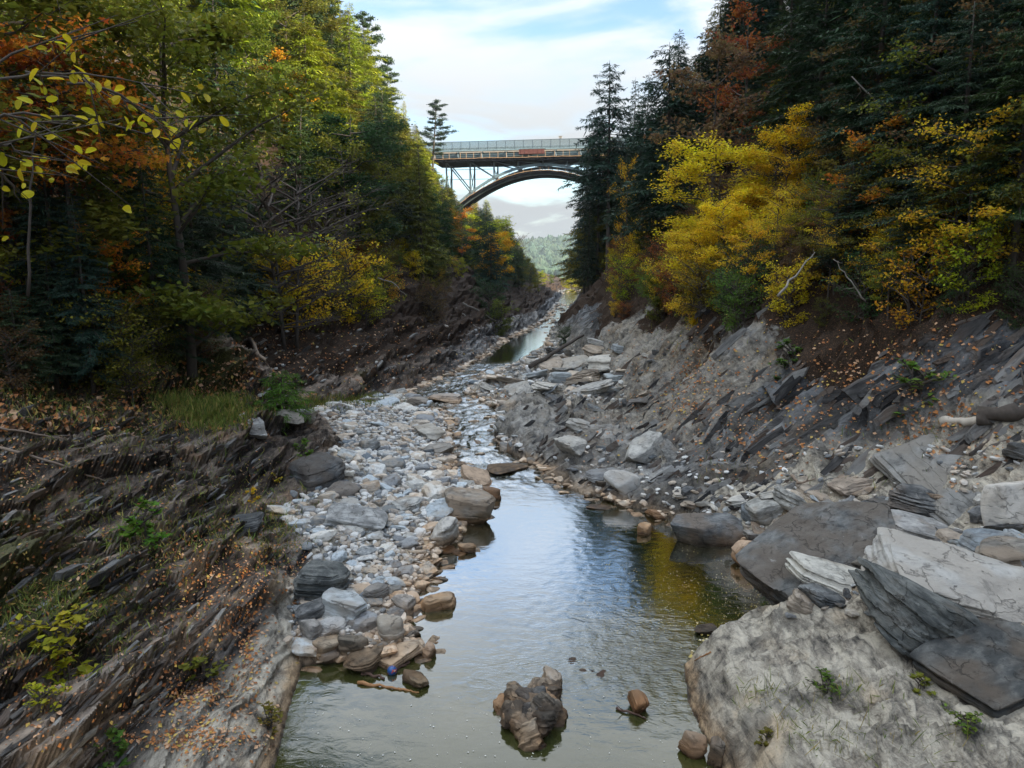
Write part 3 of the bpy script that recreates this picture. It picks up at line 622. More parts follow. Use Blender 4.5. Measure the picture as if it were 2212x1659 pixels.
PR['highmaple'] = [(proto('maple', broadleaf(160, 13, 3.6, .62, 18, 5200, .17, .5, True, .25, .42), 'bark', 'leaf'), 13)]
PR['maple'] = [(proto('maple', broadleaf(150+i, 11, 3.4, .22, 17, 9000, .17, .55, True, .4, .32), 'bark_grey', 'leaf'), 11) for i in range(1)]

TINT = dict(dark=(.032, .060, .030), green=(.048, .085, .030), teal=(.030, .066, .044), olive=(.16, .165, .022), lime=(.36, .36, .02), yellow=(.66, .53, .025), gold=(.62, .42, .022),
            orange=(.64, .29, .03), rust=(.30, .11, .025), brown=(.15, .095, .04), leafgreen=(.11, .19, .03), bright=(.10, .19, .02), sun_tint=(.27, .29, .02))  # the last tint has sunlight put into its colour besides leaf yellow
def jit(c, a=0.18):
    k = 1+a*(random.random()*2-1); return tuple(min(1, x*k*(1+.12*(random.random()*2-1))) for x in c)+(1,)
TREES = []
def tree(kind, var, x, y, h, tint, name, label, cat='tree', group=None, wide=1.0, lean=(0, 0), z=None, sink=0.3, trunk_mat=None):
    (tm, cm), H = PR[kind][var % len(PR[kind])]; k = h/H
    if z is None: z = gz(x, y)[0]-sink*min(1, k)
    if kind == 'hemlock' and y < 42:
        (tm, cm), H = PR['hemlock_near'][var % 2]; k = h/H
    r = root(name, (x, y, z), (lean[0], lean[1], random.random()*6.28), (k*wide, k*wide, k)); tag(r, label, cat, group)
    tn, cn = ('trunk', 'crown') if name.endswith('tree') or name in ('hemlock', 'pine', 'birch', 'maple', 'sapling') else ('stem', 'foliage')
    ob(tn, tm, r); c = ob(cn, cm, r); c.color = jit(TINT[tint] if isinstance(tint, str) else tint)
    TREES.append((x, y, r)); return r

def tree_px(kind, var, u, vtop, y, tint, name, label, **kw):
    d = ray(u, 600); x = d[0]/d[1]*y; z, n = gz(x, y); ztop = WY(u, vtop, y)[2]
    return tree(kind, var, x, y, max(0.4, ztop-z), tint, name, label, **kw)

gL, gR = 'trees on the left wall of the gorge', 'trees on the right wall of the gorge'
# left wall, named ones
tree_px('highmaple', 0, 165, 10, 26, 'orange', 'maple', 'orange maple at the upper left with a thin pale grey trunk', group=gL, wide=.9)
tree_px('sparse', 1, 30, -40, 26, 'rust', 'maple', 'thin rust leaved maple at the left edge behind the yellow leaved branch', group=gL)
tree_px('broad', 1, 390, -70, 30, 'olive', 'broadleaf_tree', 'olive and orange broadleaf tree right of the orange maple', group=gL, wide=1.1)
tree_px('sparse', 1, 235, 470, 27.5, 'orange', 'maple', 'low orange maple sprays under the big orange maple', group=gL, wide=.9)
for i, (u, vt, y) in enumerate([(900, 330, 128), (938, 392, 132), (968, 400, 150), (990, 436, 158), (985, 428, 168), (1000, 458, 165), (960, 470, 125), (1020, 470, 185), (1040, 490, 200), (1060, 515, 205), (985, 530, 132), (1085, 545, 220), (1015, 560, 150), (905, 400, 118), (1045, 575, 170), (1105, 585, 230), (560, 300, 80), (520, 380, 62)]):
    tree_px('hemlock', i, u, vt, y, ['dark', 'teal', 'green', 'dark'][i % 4], 'hemlock', 'dark hemlock %s' % ['touching the left end of the bridge deck', 'just below the left end of the bridge', 'before the leftmost bridge columns', 'before the foot of the upper chord', 'in front of the left foot of the arch', 'under the left foot of the arch', 'left of the arch foot, lower down', 'on the bank right under the arch foot', 'on the far left bank below the sky gap', 'on the far bank beside the sky gap', 'above the fallen poles', 'at the far end of the left bank', 'above the far pool', 'behind the golden maple by the bridge', 'over the far rapids', 'small, at the river bend', 'below the orange brown maple', 'behind the bare twiggy tree, taller'][i], group=gL, wide=1.3)
for i, (u, vb, h) in enumerate([(2060, 560, 9), (1990, 470, 11), (1935, 520, 8), (2190, 540, 9), (2200, 380, 11), (2080, 380, 12), (2120, 220, 13), (2200, 130, 13), (1880, 400, 12), (1850, 260, 13), (1760, 380, 13), (1700, 330, 13), (1800, 150, 14), (1820, 600, 5), (1960, 640, 4), (1950, 240, 13), (2030, 110, 13), (2150, 460, 10)]):
    q = hit(u, vb)[0]; tree('hemlock', i, q.x, q.y, h, ['dark', 'teal', 'dark', 'green'][i % 4], 'hemlock', 'dark hemlock %s' % ['low above the right cliff, far right', 'under the gold leaved tree', 'by the foot of the leaning grey trunk', 'at the right edge above the cliff', 'half way up at the right edge', 'behind the leaning grey trunk', 'in the upper right shade', 'in the top right corner', 'behind the thin orange maple', 'above the thin orange maple', 'right of the golden beech', 'behind the golden beech', 'high up right of the white birch', 'above the right cliff, left part', 'small above the dark cliff face', 'in the top right shade, left one', 'at the top edge above the gold leaves', 'below the top right corner'][i], group=gR, wide=1.35, z=q.z-.3)
for i, (u, vt, y) in enumerate([(100, 540, 24.5), (20, 620, 22), (330, 570, 30), (430, 640, 37), (500, 690, 44), (200, 600, 27)]):
    tree_px('hemlock', i+1, u, vt, y, ['dark', 'green'][i % 2], 'hemlock', 'small dark hemlock %s' % ['at the foot of the thin bare trunk', 'in the lower left corner of the woods', 'above the grassy shelf', 'left of the yellow shrubs', 'touching the yellow shrubs', 'below the low orange sprays'][i], group=gL, wide=1.6)
for i, (u, vt, y) in enumerate([(30, 60, 27), (120, 250, 25.5), (330, 330, 29), (250, -40, 33), (420, 250, 38), (90, -60, 36), (480, 330, 44), (350, 120, 42), (560, 420, 50), (180, 420, 25)]):
    tree_px('hemlock', i, u, vt, y, ['dark', 'teal', 'dark', 'green'][i % 4], 'hemlock', 'dark hemlock %s' % ['at the left edge behind the yellow leaves', 'low behind the thin bare trunk', 'below the olive and orange tree', 'tall behind the orange maple', 'left of the bare twiggy tree', 'tall at the upper left corner', 'under the sunlit hemlocks', 'beside the olive and orange tree', 'behind the bare twiggy tree', 'small, above the grassy shelf'][i], group=gL, wide=1.15)
tree_px('sparse', 1, 620, 110, 78, 'orange', 'maple', 'orange brown maple among the sunlit yellow green conifers', group=gL, wide=1.2)
tree_px('bare', 0, 610, 330, 48, 'lime', 'bare_tree', 'bare grey twiggy tree left of the dark hemlocks above the yellow bushes', group=gL, wide=1.3)
tree_px('bare', 1, 690, 400, 56, 'lime', 'bare_tree', 'nearly leafless tree right above the yellow bushes', group=gL, wide=1.1)
q = hit(800, 470)[0]; tree('maple', 0, q.x, q.y, 8, 'gold', 'maple', 'golden orange maple left of the bridge between dark hemlocks', group=gL, wide=.8, z=q.z-.3)
q = hit(885, 470)[0]; tree('broad', 1, q.x, q.y, 9, 'lime', 'broadleaf_tree', 'pale yellow broadleaf tree just left of the bridge arch', group=gL, wide=.7, z=q.z-.3)
for i, (u, vb, h) in enumerate([(760, 430, 15), (830, 400, 15), (720, 480, 14), (850, 500, 13), (780, 540, 12), (910, 520, 13), (690, 380, 16), (650, 500, 12)]):
    q = hit(u, vb)[0]; tree('hemlock', i, q.x, q.y, h, ['olive', 'green', 'sun_tint', 'green'][i % 4], 'hemlock', 'hemlock %s' % ['left of the golden orange maple', 'between the golden maple and the pale yellow tree', 'left of and below the golden orange maple', 'below the pale yellow tree', 'below the golden orange maple', 'right below the pale yellow tree', 'under the tall dark pine', 'right of the bare twiggy tree'][i], group=gL, wide=1.25, z=q.z-.3)
for i, (u, vt, y, tn, kd, wd) in enumerate([(470, -70, 70, 'sun_tint', 'hemlock', 1.1), (540, -40, 85, 'sun_tint', 'hemlock', 1.1), (585, 10, 95, 'lime', 'hemlock', .9), (640, 60, 105, 'sun_tint', 'hemlock', 1.0), (700, 25, 112, 'olive', 'hemlock', 1.1), (660, -30, 125, 'sun_tint', 'hemlock', 1.0),
                                            (720, 120, 120, 'sun_tint', 'hemlock', 1.0), (765, 150, 135, 'sun_tint', 'hemlock', 1.), (600, 150, 75, 'green', 'hemlock', 1.), (810, 215, 150, 'olive', 'hemlock', .9), (850, 195, 175, 'sun_tint', 'hemlock', 1.0), (878, 215, 200, 'lime', 'hemlock', 1.), (905, 265, 215, 'olive', 'hemlock', 1.0)]):
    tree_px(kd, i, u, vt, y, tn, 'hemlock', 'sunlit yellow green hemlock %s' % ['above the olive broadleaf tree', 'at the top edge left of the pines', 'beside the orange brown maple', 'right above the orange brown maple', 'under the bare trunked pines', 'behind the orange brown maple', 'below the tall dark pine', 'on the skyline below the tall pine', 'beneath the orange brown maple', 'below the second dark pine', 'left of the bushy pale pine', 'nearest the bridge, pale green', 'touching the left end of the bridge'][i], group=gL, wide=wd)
for i, (u, vt, y, v_, tn, lb) in enumerate([(797, 28, 150, 0, 'green', 'tall dark pine on the left skyline with bare lower trunk'), (852, 122, 165, 1, 'green', 'shorter ragged pine on the left skyline right of the tall pine'),
                                            (735, -25, 140, 1, 'sun_tint', 'pine with bare trunk cut by the top edge above the left wall'), (690, -60, 130, 0, 'sun_tint', 'leftmost bare trunked pine against the sky'), (944, 214, 236, 2, 'dark', 'flat topped windswept pine standing alone by the left bridge end')]):
    tree_px('pine', v_, u, vt, y, tn, 'pine', lb, group='pines on the left skyline', wide=[1, .95, 1, 1, 1.25][i])
# right wall, named ones
for i, (u, vt, y, kd, tn, wd, lb) in enumerate([(1312, 122, 98, 'grove', 'teal', 1.0, 'tall dark hemlock hiding the right end of the bridge'), (1262, 300, 112, 'hemlock', 'teal', .75, 'narrow dark hemlock closest to the bridge arch'), (1290, 240, 105, 'grove', 'dark', 1.0, 'dark hemlock leaning over the river right of the arch'),
                                                (1362, 165, 108, 'hemlock', 'dark', .7, 'small pointed hemlock left of the skyline gap'), (1388, 150, 112, 'hemlock', 'teal', .65, 'slim pointed hemlock right of the skyline gap'), (1447, 58, 92, 'hemlock', 'dark', 1.0, 'tall spire topped dark hemlock on the right skyline'),
                                                (1560, -30, 78, 'hemlock', 'dark', 1.1, 'dark hemlock cut by the top edge on the right skyline'), (1345, 330, 80, 'grove', 'dark', 1.0, 'dark hemlock with bare trunk above the right toe rocks'), (1400, 260, 72, 'grove', 'teal', 1.0, 'dark teal hemlock behind the small yellow sprays'),
                                                (1270, 420, 100, 'hemlock', 'dark', .8, 'lowest dark hemlock hanging over the river'), (1440, 200, 85, 'hemlock', 'dark', 1.1, 'dense dark hemlock behind the big yellow beech'), (1620, 20, 70, 'hemlock', 'dark', 1.0, 'dark hemlock beside the white birch trunk')]):
    tree_px(kd, i, u, vt, y, tn, 'hemlock', lb, group=gR, wide=wd)
gy = 'yellow broadleaf trees on the right wall'
for i, (kd, va, u, vt, y, tn, wd, lb) in enumerate([('broad', 2, 1545, 262, 46, 'yellow', .9, 'big yellow beech, left crown of the bright pair'), ('broad', 0, 1690, 250, 44, 'yellow', .9, 'big golden beech, right crown of the bright pair'),
        ('broad', 1, 1668, 165, 58, 'lime', .75, 'yellow green beech rising above and behind the bright pair'), ('broad', 2, 1510, 470, 43, 'yellow', .8, 'lower golden beech sprays below the left bright crown'), ('broad', 2, 1645, 475, 38, 'bright', .8, 'fresh green young beech below the golden crown'),
        ('broad', 0, 1560, 420, 41, 'yellow', .9, 'yellow beech low between the two bright crowns'), ('sparse', 0, 1350, 330, 75, 'gold', .40, 'small golden sprays in front of the dark hemlock grove'), ('sparse', 1, 1860, 255, 40, 'orange', .9, 'thin orange leaved maple right of the golden beech'),
        ('sparse', 0, 2040, 20, 33, 'olive', .9, 'open crowned gold leaved tree in the upper right shade'), ('sparse', 0, 2150, 60, 31, 'gold', .8, 'loose yellow leaved tree at the right edge'), ('sparse', 0, 1960, 330, 36, 'olive', .9, 'olive leaved thin tree by the leaning grey trunk'),
        ('sparse', 1, 1520, 85, 100, 'rust', .55, 'rust and orange tree on the right skyline'), ('sparse', 1, 1590, 20, 85, 'brown', .6, 'rust leaved tree left of the white birch'), ('broad', 1, 1420, 560, 60, 'olive', .7, 'olive bush tree above the right toe rocks'), ('sparse', 0, 2130, 350, 29, 'yellow', .9, 'low yellow leaved tree at the right edge')]):
    tree_px(kd, va, u, vt, y, tn, 'broadleaf_tree', lb, group=gy, wide=wd)
# beyond the bridge
for i, (kd, va, u, vt, y, tn, wd, lb) in enumerate([('hemlock', 1, 1052, 428, 285, 'lime', 1.3, 'yellow green tree seen under the arch, tallest there'), ('broad', 0, 1025, 440, 272, 'gold', .6, 'small golden maple under the left foot of the arch'), ('hemlock', 2, 1092, 470, 295, 'olive', 1.2, 'olive green tree under the arch left of the sky gap'),
        ('hemlock', 0, 1075, 500, 262, 'green', 1.2, 'dark hemlock on the far left wall below the yellow green tree'), ('hemlock', 1, 1120, 520, 300, 'dark', 1.1, 'dark ragged hemlock at the edge of the far sky gap'), ('hemlock', 3, 1140, 560, 320, 'teal', 1.1, 'lowest dark hemlock before the far hill'),
        ('broad', 0, 1168, 585, 330, 'lime', 1.1, 'pale green tree at the far river bend'), ('broad', 1, 1192, 592, 345, 'leafgreen', 1.1, 'fresh green tree in the far river gap'), ('broad', 0, 1216, 600, 350, 'lime', 1.0, 'pale green tree closing the river gap'), ('broad', 2, 1235, 590, 330, 'lime', 1, 'pale tree behind the right grove'), ('bare', 0, 1120, 505, 290, 'brown', .8, 'leafless tree against the far sky gap')]):
    tree_px(kd, va, u, vt, y, tn, 'tree' if kd != 'hemlock' else 'hemlock', lb, group='trees beyond the bridge', wide=wd)

# the open part of the picture: sky, bridge and river must stay free of scattered crowns
OPEN = [(752, -80), (800, 92), (832, 195), (885, 262), (925, 305), (932, 345), (975, 400), (1003, 442), (1050, 428), (1098, 478), (1118, 520), (1145, 560), (1180, 590), (1195, 640), (1150, 705), (1060, 760), (1000, 800),
        (870, 860), (1000, 900), (1160, 790), (1228, 652), (1218, 590), (1225, 480), (1240, 380), (1250, 280), (1308, 125), (1350, 190), (1386, 150), (1405, 180), (1445, 58), (1480, 110), (1560, -30), (1600, -80)]
OX = np.array([p[0] for p in OPEN], float); OY = np.array([p[1] for p in OPEN], float)
def inopen(u, v):
    c = False; j = len(OX)-1
    for i in range(len(OX)):
        if (OY[i] > v) != (OY[j] > v) and u < (OX[j]-OX[i])*(v-OY[i])/(OY[j]-OY[i])+OX[i]: c = not c
        j = i
    return c
def fits(x, y, z, h, R, base=.2):
    pts = [(0, 1.0), (-.45, .7), (.45, .7), (-.95, .4), (.95, .4), (-.9, base+.05), (.9, base+.05), (0, .85), (-.7, .55), (.7, .55)]
    P = np.array([(x+a*R, y, z+b*h) for a, b in pts]); u, v = proj(P)
    return not any(inopen(a, b) for a, b in zip(u, v))
def soil_ok(x, y):
    s, p, g = zones(np.array([x]), np.array([y])); return s[0] > 0.75
LM = [(215, 150, 'orange maple'), (390, 150, 'olive and orange tree'), (240, 540, 'low orange maple sprays'), (625, 200, 'orange brown maple'), (610, 430, 'bare twiggy tree'), (800, 380, 'golden orange maple'), (880, 390, 'pale yellow tree by the bridge'),
      (775, 100, 'tall dark pine'), (944, 260, 'lone flat topped pine'), (690, 640, 'yellow shrub row'), (66, 450, 'thin bare trunk'), (1030, 640, 'fallen grey pole'), (1010, 450, 'left arch foot'), (1312, 200, 'tall hemlock by the bridge'), (1447, 120, 'spire topped hemlock'),
      (1580, 380, 'big yellow beech'), (1668, 230, 'upper yellow green beech'), (1700, 60, 'white birch trunk'), (1860, 350, 'thin orange maple'), (1930, 300, 'leaning grey trunk'), (2050, 150, 'gold leaved tree'), (2130, 450, 'low yellow tree at the edge'), (1345, 560, 'bare trunked hemlock grove'), (500, 30, 'sunlit hemlocks at the top'), (1150, 570, 'far sky gap')]
def beside(x, y, z):
    u, v = proj([(x, y, z)]); u, v = u[0], v[0]; a = min(LM, key=lambda q: (q[0]-u)**2+(q[1]-v)**2); dx, dy = u-a[0], v-a[1]
    d = ('far ' if math.hypot(dx, dy) > 170 else ('' if math.hypot(dx, dy) > 80 else 'just '))
    return d+(('right of' if dx > 0 else 'left of') if abs(dx) > abs(dy) else ('below' if dy > 0 else 'above'))+' the '+a[2]
KEEP = [(1225, 290, 1420, 640, 100), (1400, 170, 1780, 640, 52), (530, 500, 890, 720, 60), (140, 470, 330, 590, 28), (340, -50, 470, 300, 31), (590, 90, 665, 330, 79), (0, -50, 330, 330, 26), (540, 330, 680, 520, 50)]
def blocks(x, y, z, h):
    for f in (.3, .6, .9):
        u, v = proj([(x, y, z+f*h)])
        for a, b, c, d, yk in KEEP:
            if a-20 < u[0] < c+20 and b < v[0] < d and y < yk: return True
    return False
pts = []; rr = np.random.default_rng(21); cand = []
for _ in range(16000):
    y = 6+404*rr.random()**1.7; side = -1 if rr.random() < .55 else 1
    s = rr.random()*60; x = float(ip(y, toL))-s if side < 0 else float(ip(y, toR))+s
    if abs(x) > 0.9*y+6 or s > 46+0.03*y and y > 40: continue
    if y > 270 and x > ip(y, toR): continue
    if side > 0 and y < 60 and s < 8.5: continue
    cand.append((x, y, s, side))
ncon = 0; cnt = 0; zone_words = lambda y: 'near the camera' if y < 40 else ('before the bridge' if y < 150 else ('close to the bridge' if y < 255 else 'beyond the bridge'))
for x, y, s, side in cand:
    if cnt >= 330: break
    rad = 3.0+0.013*y if s < 30 else 4.2+0.014*y
    if any((x-a)**2+(y-b)**2 < rad*rad for a, b in pts): continue
    if not soil_ok(x, y): continue
    z = gz(x, y)[0]; con = rr.random() < ((0.82 if y < 80 else .95) if side < 0 else 0.92); h = (16+9*rr.random()) if con else (9+6*rr.random())
    if con and ncon >= 185: continue
    R = 0.21*h if con else 0.30*h; ok = False
    if blocks(x, y, z, h): continue
    pu, pv = proj([(x, y, z+.75*h)]); d_ = Vector((x, y, z+.75*h-CAMZ)); L_ = d_.length
    if pu[0] < -150 or pu[0] > 2360 or pv[0] < -420: continue
    hl = _bvh.ray_cast(Vector((0, 0, CAMZ)), d_.normalized(), L_-1)
    if hl[0] is not None: continue
    for k in (1, .85, .7, .55, .42):
        if fits(x, y, z, h*k, R*k): h *= k; ok = True; break
    if not ok: continue
    pts.append((x, y)); cnt += 1
    high = z > 15 and side < 0  # high left hemlocks mostly take the tint with sunlight in its colour
    size_w = 'tall' if h > 19 else ('medium' if h > 14 else 'short')
    if con:
        ncon += 1
        tn = ['dark', 'green', 'teal', 'dark', 'olive'][rr.integers(0, 5)] if not high else ['sun_tint', 'green', 'olive', 'sun_tint'][rr.integers(0, 4)]
        words = {'dark': 'dark green', 'green': 'green', 'teal': 'blue green', 'olive': 'olive green', 'sun_tint': 'sunlit yellow green'}[tn]
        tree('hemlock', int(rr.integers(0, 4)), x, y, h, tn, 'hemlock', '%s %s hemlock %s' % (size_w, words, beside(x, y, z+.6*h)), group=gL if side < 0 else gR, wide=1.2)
    else:
        tn = ['olive', 'brown', 'rust', 'olive', 'brown', 'olive', 'lime', 'rust'][rr.integers(0, 8)] if side > 0 else (['yellow', 'gold', 'orange', 'olive', 'green', 'olive', 'green', 'olive'] if not high and y < 140 else ['olive', 'olive', 'lime', 'green', 'green', 'olive', 'lime', 'green'])[rr.integers(0, 8)]
        words = {'yellow': 'yellow', 'gold': 'golden', 'orange': 'orange', 'olive': 'olive', 'lime': 'yellow green', 'rust': 'rust coloured', 'brown': 'dull brown', 'green': 'dark green'}[tn]
        kd = 'broad' if rr.random() < .45 and side < 0 else 'sparse'
        tree(kd, int(rr.integers(0, 4)), x, y, h, tn, 'broadleaf_tree', '%s %s broadleaf tree %s' % ('full' if kd == 'broad' else 'thin', words, beside(x, y, z+.6*h)), group=gL if side < 0 else gR)
# unseen woods on the right rim, one mass, added thick to block the sun
gf = G(); fc_ = [conifer(170+i, 20, 5.2, .05, 70, .6, .55, .25, .4, .75, 3) for i in range(3)]
for i in range(84):
    x, y = 40+5.5*(i % 3)+3*rr.random(), -110+2.3*i; z = gz(max(-100, min(x, 60)), max(y, -100))[0] if y > 5 else float(terr(np.array([x]), np.array([y]))[0])
    for g_ in fc_[i % 3]:
        n0 = 0
        for v_, k_ in ((np.concatenate(g_.V), 1.1+.2*rr.random()),): gf.add(v_*k_+np.array([x, y, z-.5]), [np.concatenate(f) for f in g_.F.values()])
o = ob('rim_shade_woods', gf.mesh('rim_shade_woods', MAT['needle'])); o.color = (*TINT['dark'], 1)
tag(o, 'dark hemlock woods added unseen along the right rim to block the sun', 'forest', kind='stuff')

# shrubs
gs = 'shrubs at the forest edge'
def shrub_px(u, v, h, tint, lb, var=0, wide=1.0, cat='shrub', name='shrub', kind='shrub', group=gs):
    r = hit(u, v)
    if r is None: return
    l, n = r; return tree(kind, var, l.x, l.y, h, tint, name, lb, cat=cat, group=group, wide=wide, z=l.z-0.08, sink=0)
for i, (u, v, h, tn, lb) in enumerate([(600, 680, 4.2, 'yellow', 'leftmost of the bright yellow shrubs above the scree'), (650, 690, 4.4, 'yellow', 'golden yellow shrub second from left above the scree'), (705, 690, 4.0, 'olive', 'olive yellow shrub in the middle of the yellow row'), (755, 685, 5.2, 'yellow', 'tallest bright yellow shrub at the right end of the row'),
        (790, 690, 3.2, 'lime', 'small lime shrub under the tallest yellow shrub'), (820, 655, 4.6, 'olive', 'olive shrub right of the yellow row under the arching twig'), (785, 590, 2.6, 'rust', 'rust orange shrub above the right end of the yellow row'), (240, 820, 2.6, 'olive', 'olive yellow bush above the grassy shelf at left'), (200, 800, 2.4, 'lime', 'yellow green bush left of the grassy shelf'),
        (60, 790, 2.6, 'rust', 'rusty bush at the left edge below the hemlocks'), (280, 850, 1.6, 'olive', 'low olive bush beside the grassy shelf'), (510, 690, 2.6, 'olive', 'thin yellow bush above the fallen trunk'), (1060, 690, 5, 'green', 'dark green bush low on the far left bank'), (930, 690, 3.5, 'brown', 'brown bush on the left bank below the hemlocks'),
        (1500, 690, 2.4, 'olive', 'olive shrub at the top of the right cliff'), (1420, 680, 2.4, 'olive', 'olive shrub left on top of the right cliff'), (1600, 700, 2.2, 'leafgreen', 'green shrub on top of the right cliff'), (1345, 650, 3.5, 'lime', 'lime shrub at the foot of the dark grove'), (1700, 690, 2.2, 'yellow', 'yellow shrub above the dark rock face'),
        (1220, 745, 1.6, 'green', 'small dark green bush at the waterside toe of the right wall'), (2000, 640, 1.8, 'lime', 'small lime shrub on the dark right slope'), (1080, 720, 4, 'olive', 'olive bush by the far pool')]):
    shrub_px(u, v, h, tn, lb, i)
for i, (u, v, h, tn, lb) in enumerate([(150, 760, 2.2, 'olive', 'olive bush at the foot of the orange maple'), (230, 740, 2.6, 'brown', 'brown bush in front of the orange maple trunk'), (90, 740, 2.4, 'green', 'dark green bush at the far left'), (330, 780, 2.0, 'olive', 'olive bush left of the fallen trunk'), (420, 760, 2.2, 'brown', 'brown bush above the grassy shelf'), (470, 720, 2.4, 'olive', 'olive bush right above the grassy shelf'), (30, 840, 1.8, 'brown', 'low brown bush at the left edge')]):
    shrub_px(u, v, h, tn, lb, i)
k = 0; sp_pts = []
for _ in range(2500):
    if k >= 170: break
    if rr.random() < .5: u, v = 1330+900*rr.random(), 470+230*rr.random()
    else: u, v = 0+1050*rr.random(), 560+230*rr.random()
    r = hit(u, v)
    if r is None or r[0].z < 1.0 or r[0].y > 130: continue
    l = r[0]
    if not soil_ok(l.x, l.y) or any((l-q).length < 1.6 for q in sp_pts): continue
    if inopen(u, v) or inopen(u, v-60): continue
    sp_pts.append(l.copy()); k += 1
    tn = ['olive', 'olive', 'brown', 'yellow', 'lime', 'rust', 'green', 'gold', 'leafgreen'][rr.integers(0, 9)]
    words = {'olive': 'olive green', 'brown': 'dull brown', 'yellow': 'yellow', 'lime': 'yellow green', 'rust': 'rusty orange', 'green': 'dark green', 'gold': 'golden', 'leafgreen': 'fresh green'}[tn]
    tree('shrub', k, l.x, l.y, 1.0+1.7*rr.random(), tn, 'shrub', '%s undergrowth shrub %s' % (words, beside(l.x, l.y, l.z)), cat='shrub', group=gs, z=l.z-.1)

for i, (u, vb, h, tn, va) in enumerate([(1960, 610, 6, 'olive', 0), (2080, 620, 6, 'gold', 0), (2185, 600, 6, 'olive', 1), (2010, 520, 8, 'olive', 0), (2120, 470, 8, 'brown', 0), (1880, 560, 6, 'orange', 1), (1800, 620, 5, 'olive', 0), (2160, 300, 9, 'olive', 0), (2000, 300, 9, 'olive', 0)]):
    q = hit(u, vb)[0]; tree('sparse', va, q.x, q.y, h, tn, 'broadleaf_tree', 'thin %s coloured tree %s' % (tn, ['above the right end of the cliff', 'right above the huge long slab', 'at the right edge above the cliff', 'left of the low yellow tree at the edge', 'half way up at the right edge', 'right of the thin orange maple', 'above the middle of the cliff', 'high at the right edge', 'right of the leaning grey trunk'][i]), group=gR, z=q.z-.3, wide=1.1)
gw = 'low trees and bushes on the shaded right slope'
k = 0; q2 = []
for _ in range(1500):
    if k >= 95: break
    u, v = 1480+760*rr.random(), 470+270*rr.random()
    if v > 640+50*rr.random()+.055*(u-1500): continue
    r = hit(u, v)
    if r is None or r[0].y > 70: continue
    l = r[0]
    if l.x < ip(l.y, toR)+(2.2 if u < 1850 else 1.0) or any((l-q).length < 1.5 for q in q2): continue
    q2.append(l.copy()); k += 1; tn = ['olive', 'brown', 'yellow', 'green', 'gold', 'rust', 'leafgreen', 'green'][rr.integers(0, 8)]
    words = {'olive': 'olive green', 'brown': 'dull brown', 'yellow': 'yellow', 'rust': 'rusty orange', 'green': 'dark green', 'gold': 'golden', 'leafgreen': 'fresh green'}[tn]
    if rr.random() < .45: tree('sparse', k, l.x, l.y, 2.5+2.5*rr.random(), tn, 'sapling', '%s thin sapling %s' % (words, beside(l.x, l.y, l.z)), cat='sapling', group=gw, z=l.z-.2)
    else: tree('shrub', k, l.x, l.y, 1.3+1.3*rr.random(), tn, 'shrub', '%s bush over the cliff, %s' % (words, beside(l.x, l.y, l.z)), cat='shrub', group=gw, z=l.z-.1)

# young pine by the gravel bar
r = shrub_px(612, 893, 1.95, 'bright', 'bushy bright green young conifer among rocks at the head of the gravel bar', cat='young conifer', name='young_conifer_tree', kind='pinebush', group='single conifer', wide=1.05)

# low branches with separate yellow leaves hanging in from the left edge
def branch_tree():
    bx, by = -8.6, 7.4; bz = gz(bx, by)[0]
    r = root('birch', (bx, by, bz)); tag(r, 'slender birch outside the left edge whose branches with large yellow leaves reach in', 'tree')
    g = G(); s = np.linspace(0, 1, 8); g.tube(np.stack([0.9*s**2, 0*s, -.5+9.5*s], 1), .09*(1-s)+.02, 8); twigs = []
    tips = [((0, 172), (345, 192), 6.6), ((0, 245), (415, 325), 7.0), ((-30, 150), (200, 90), 6.8), ((-30, 255), (130, 300), 6.2), ((-40, 330), (60, 345), 6.4), ((-30, 365), (45, 440), 6.2), ((60, 160), (300, 235), 7.2), ((150, 180), (360, 275), 6.9)]
    R2 = np.random.default_rng(5); o = np.array([bx, by, bz])
    for (a, b, yd) in tips:
        A = WY(a[0], a[1], yd)-o; B = WY(b[0], b[1], yd+.3)-o; St = np.array([0.35, 0, A[2]-.3]) if a[0] < 30 else A
        q = np.linspace(0, 1, 9)[:, None]; P = (A+(B-A)*q); P[:, 2] += 0.10*np.sin(q[:, 0]*3); P += R2.normal(size=P.shape)*.012
        if a[0] < 30: P = np.vstack([St, P])
        g.tube(P, np.linspace(.016, .004, len(P)), 5); twigs.append(P[1:])
        for j in range(5):
            k0 = R2.integers(2, len(P)-1); d = (B-A)/np.linalg.norm(B-A)*.5+R2.normal(size=3)*.25; Q = P[k0]+d*np.linspace(0, 1, 4)[:, None]
            g.tube(Q, np.linspace(.008, .003, 4), 4); twigs.append(Q)
    ob('trunk', g.mesh('birch_trunk', MAT['bark'], True), r)
    me_l = []
    for j in range(3):
        a = np.linspace(0, 2*math.pi, 13)[:-1]; rad = np.where(np.cos(a) > 0, 1, .9); vx = np.cos(a)*.052; vy = np.sin(a)*.031*(1+.25*np.cos(a)); vz = -.012*np.cos(a)+abs(vy)*(.3+.1*j)
        VV = np.vstack([[0, 0, 0], np.stack([vx, vy, vz], 1)]); FF = np.array([[0, i+1, (i+1) % 12+1] for i in range(12)])
        me_l.append(mesh('birch_leaf', VV, FF, [MAT['leaf']]))
    for j in range(115):
        P = twigs[R2.integers(0, len(twigs))]; q = P[R2.integers(0, len(P))]+R2.normal(size=3)*.05-np.array([0, 0, .05])
        lf = ob('leaf', me_l[j % 3], r, q, (R2.normal()*.9+.6, R2.normal()*.7, R2.random()*6.28), .7+.6*R2.random()); lf.color = jit((.50, .40, .02), .3)
branch_tree()

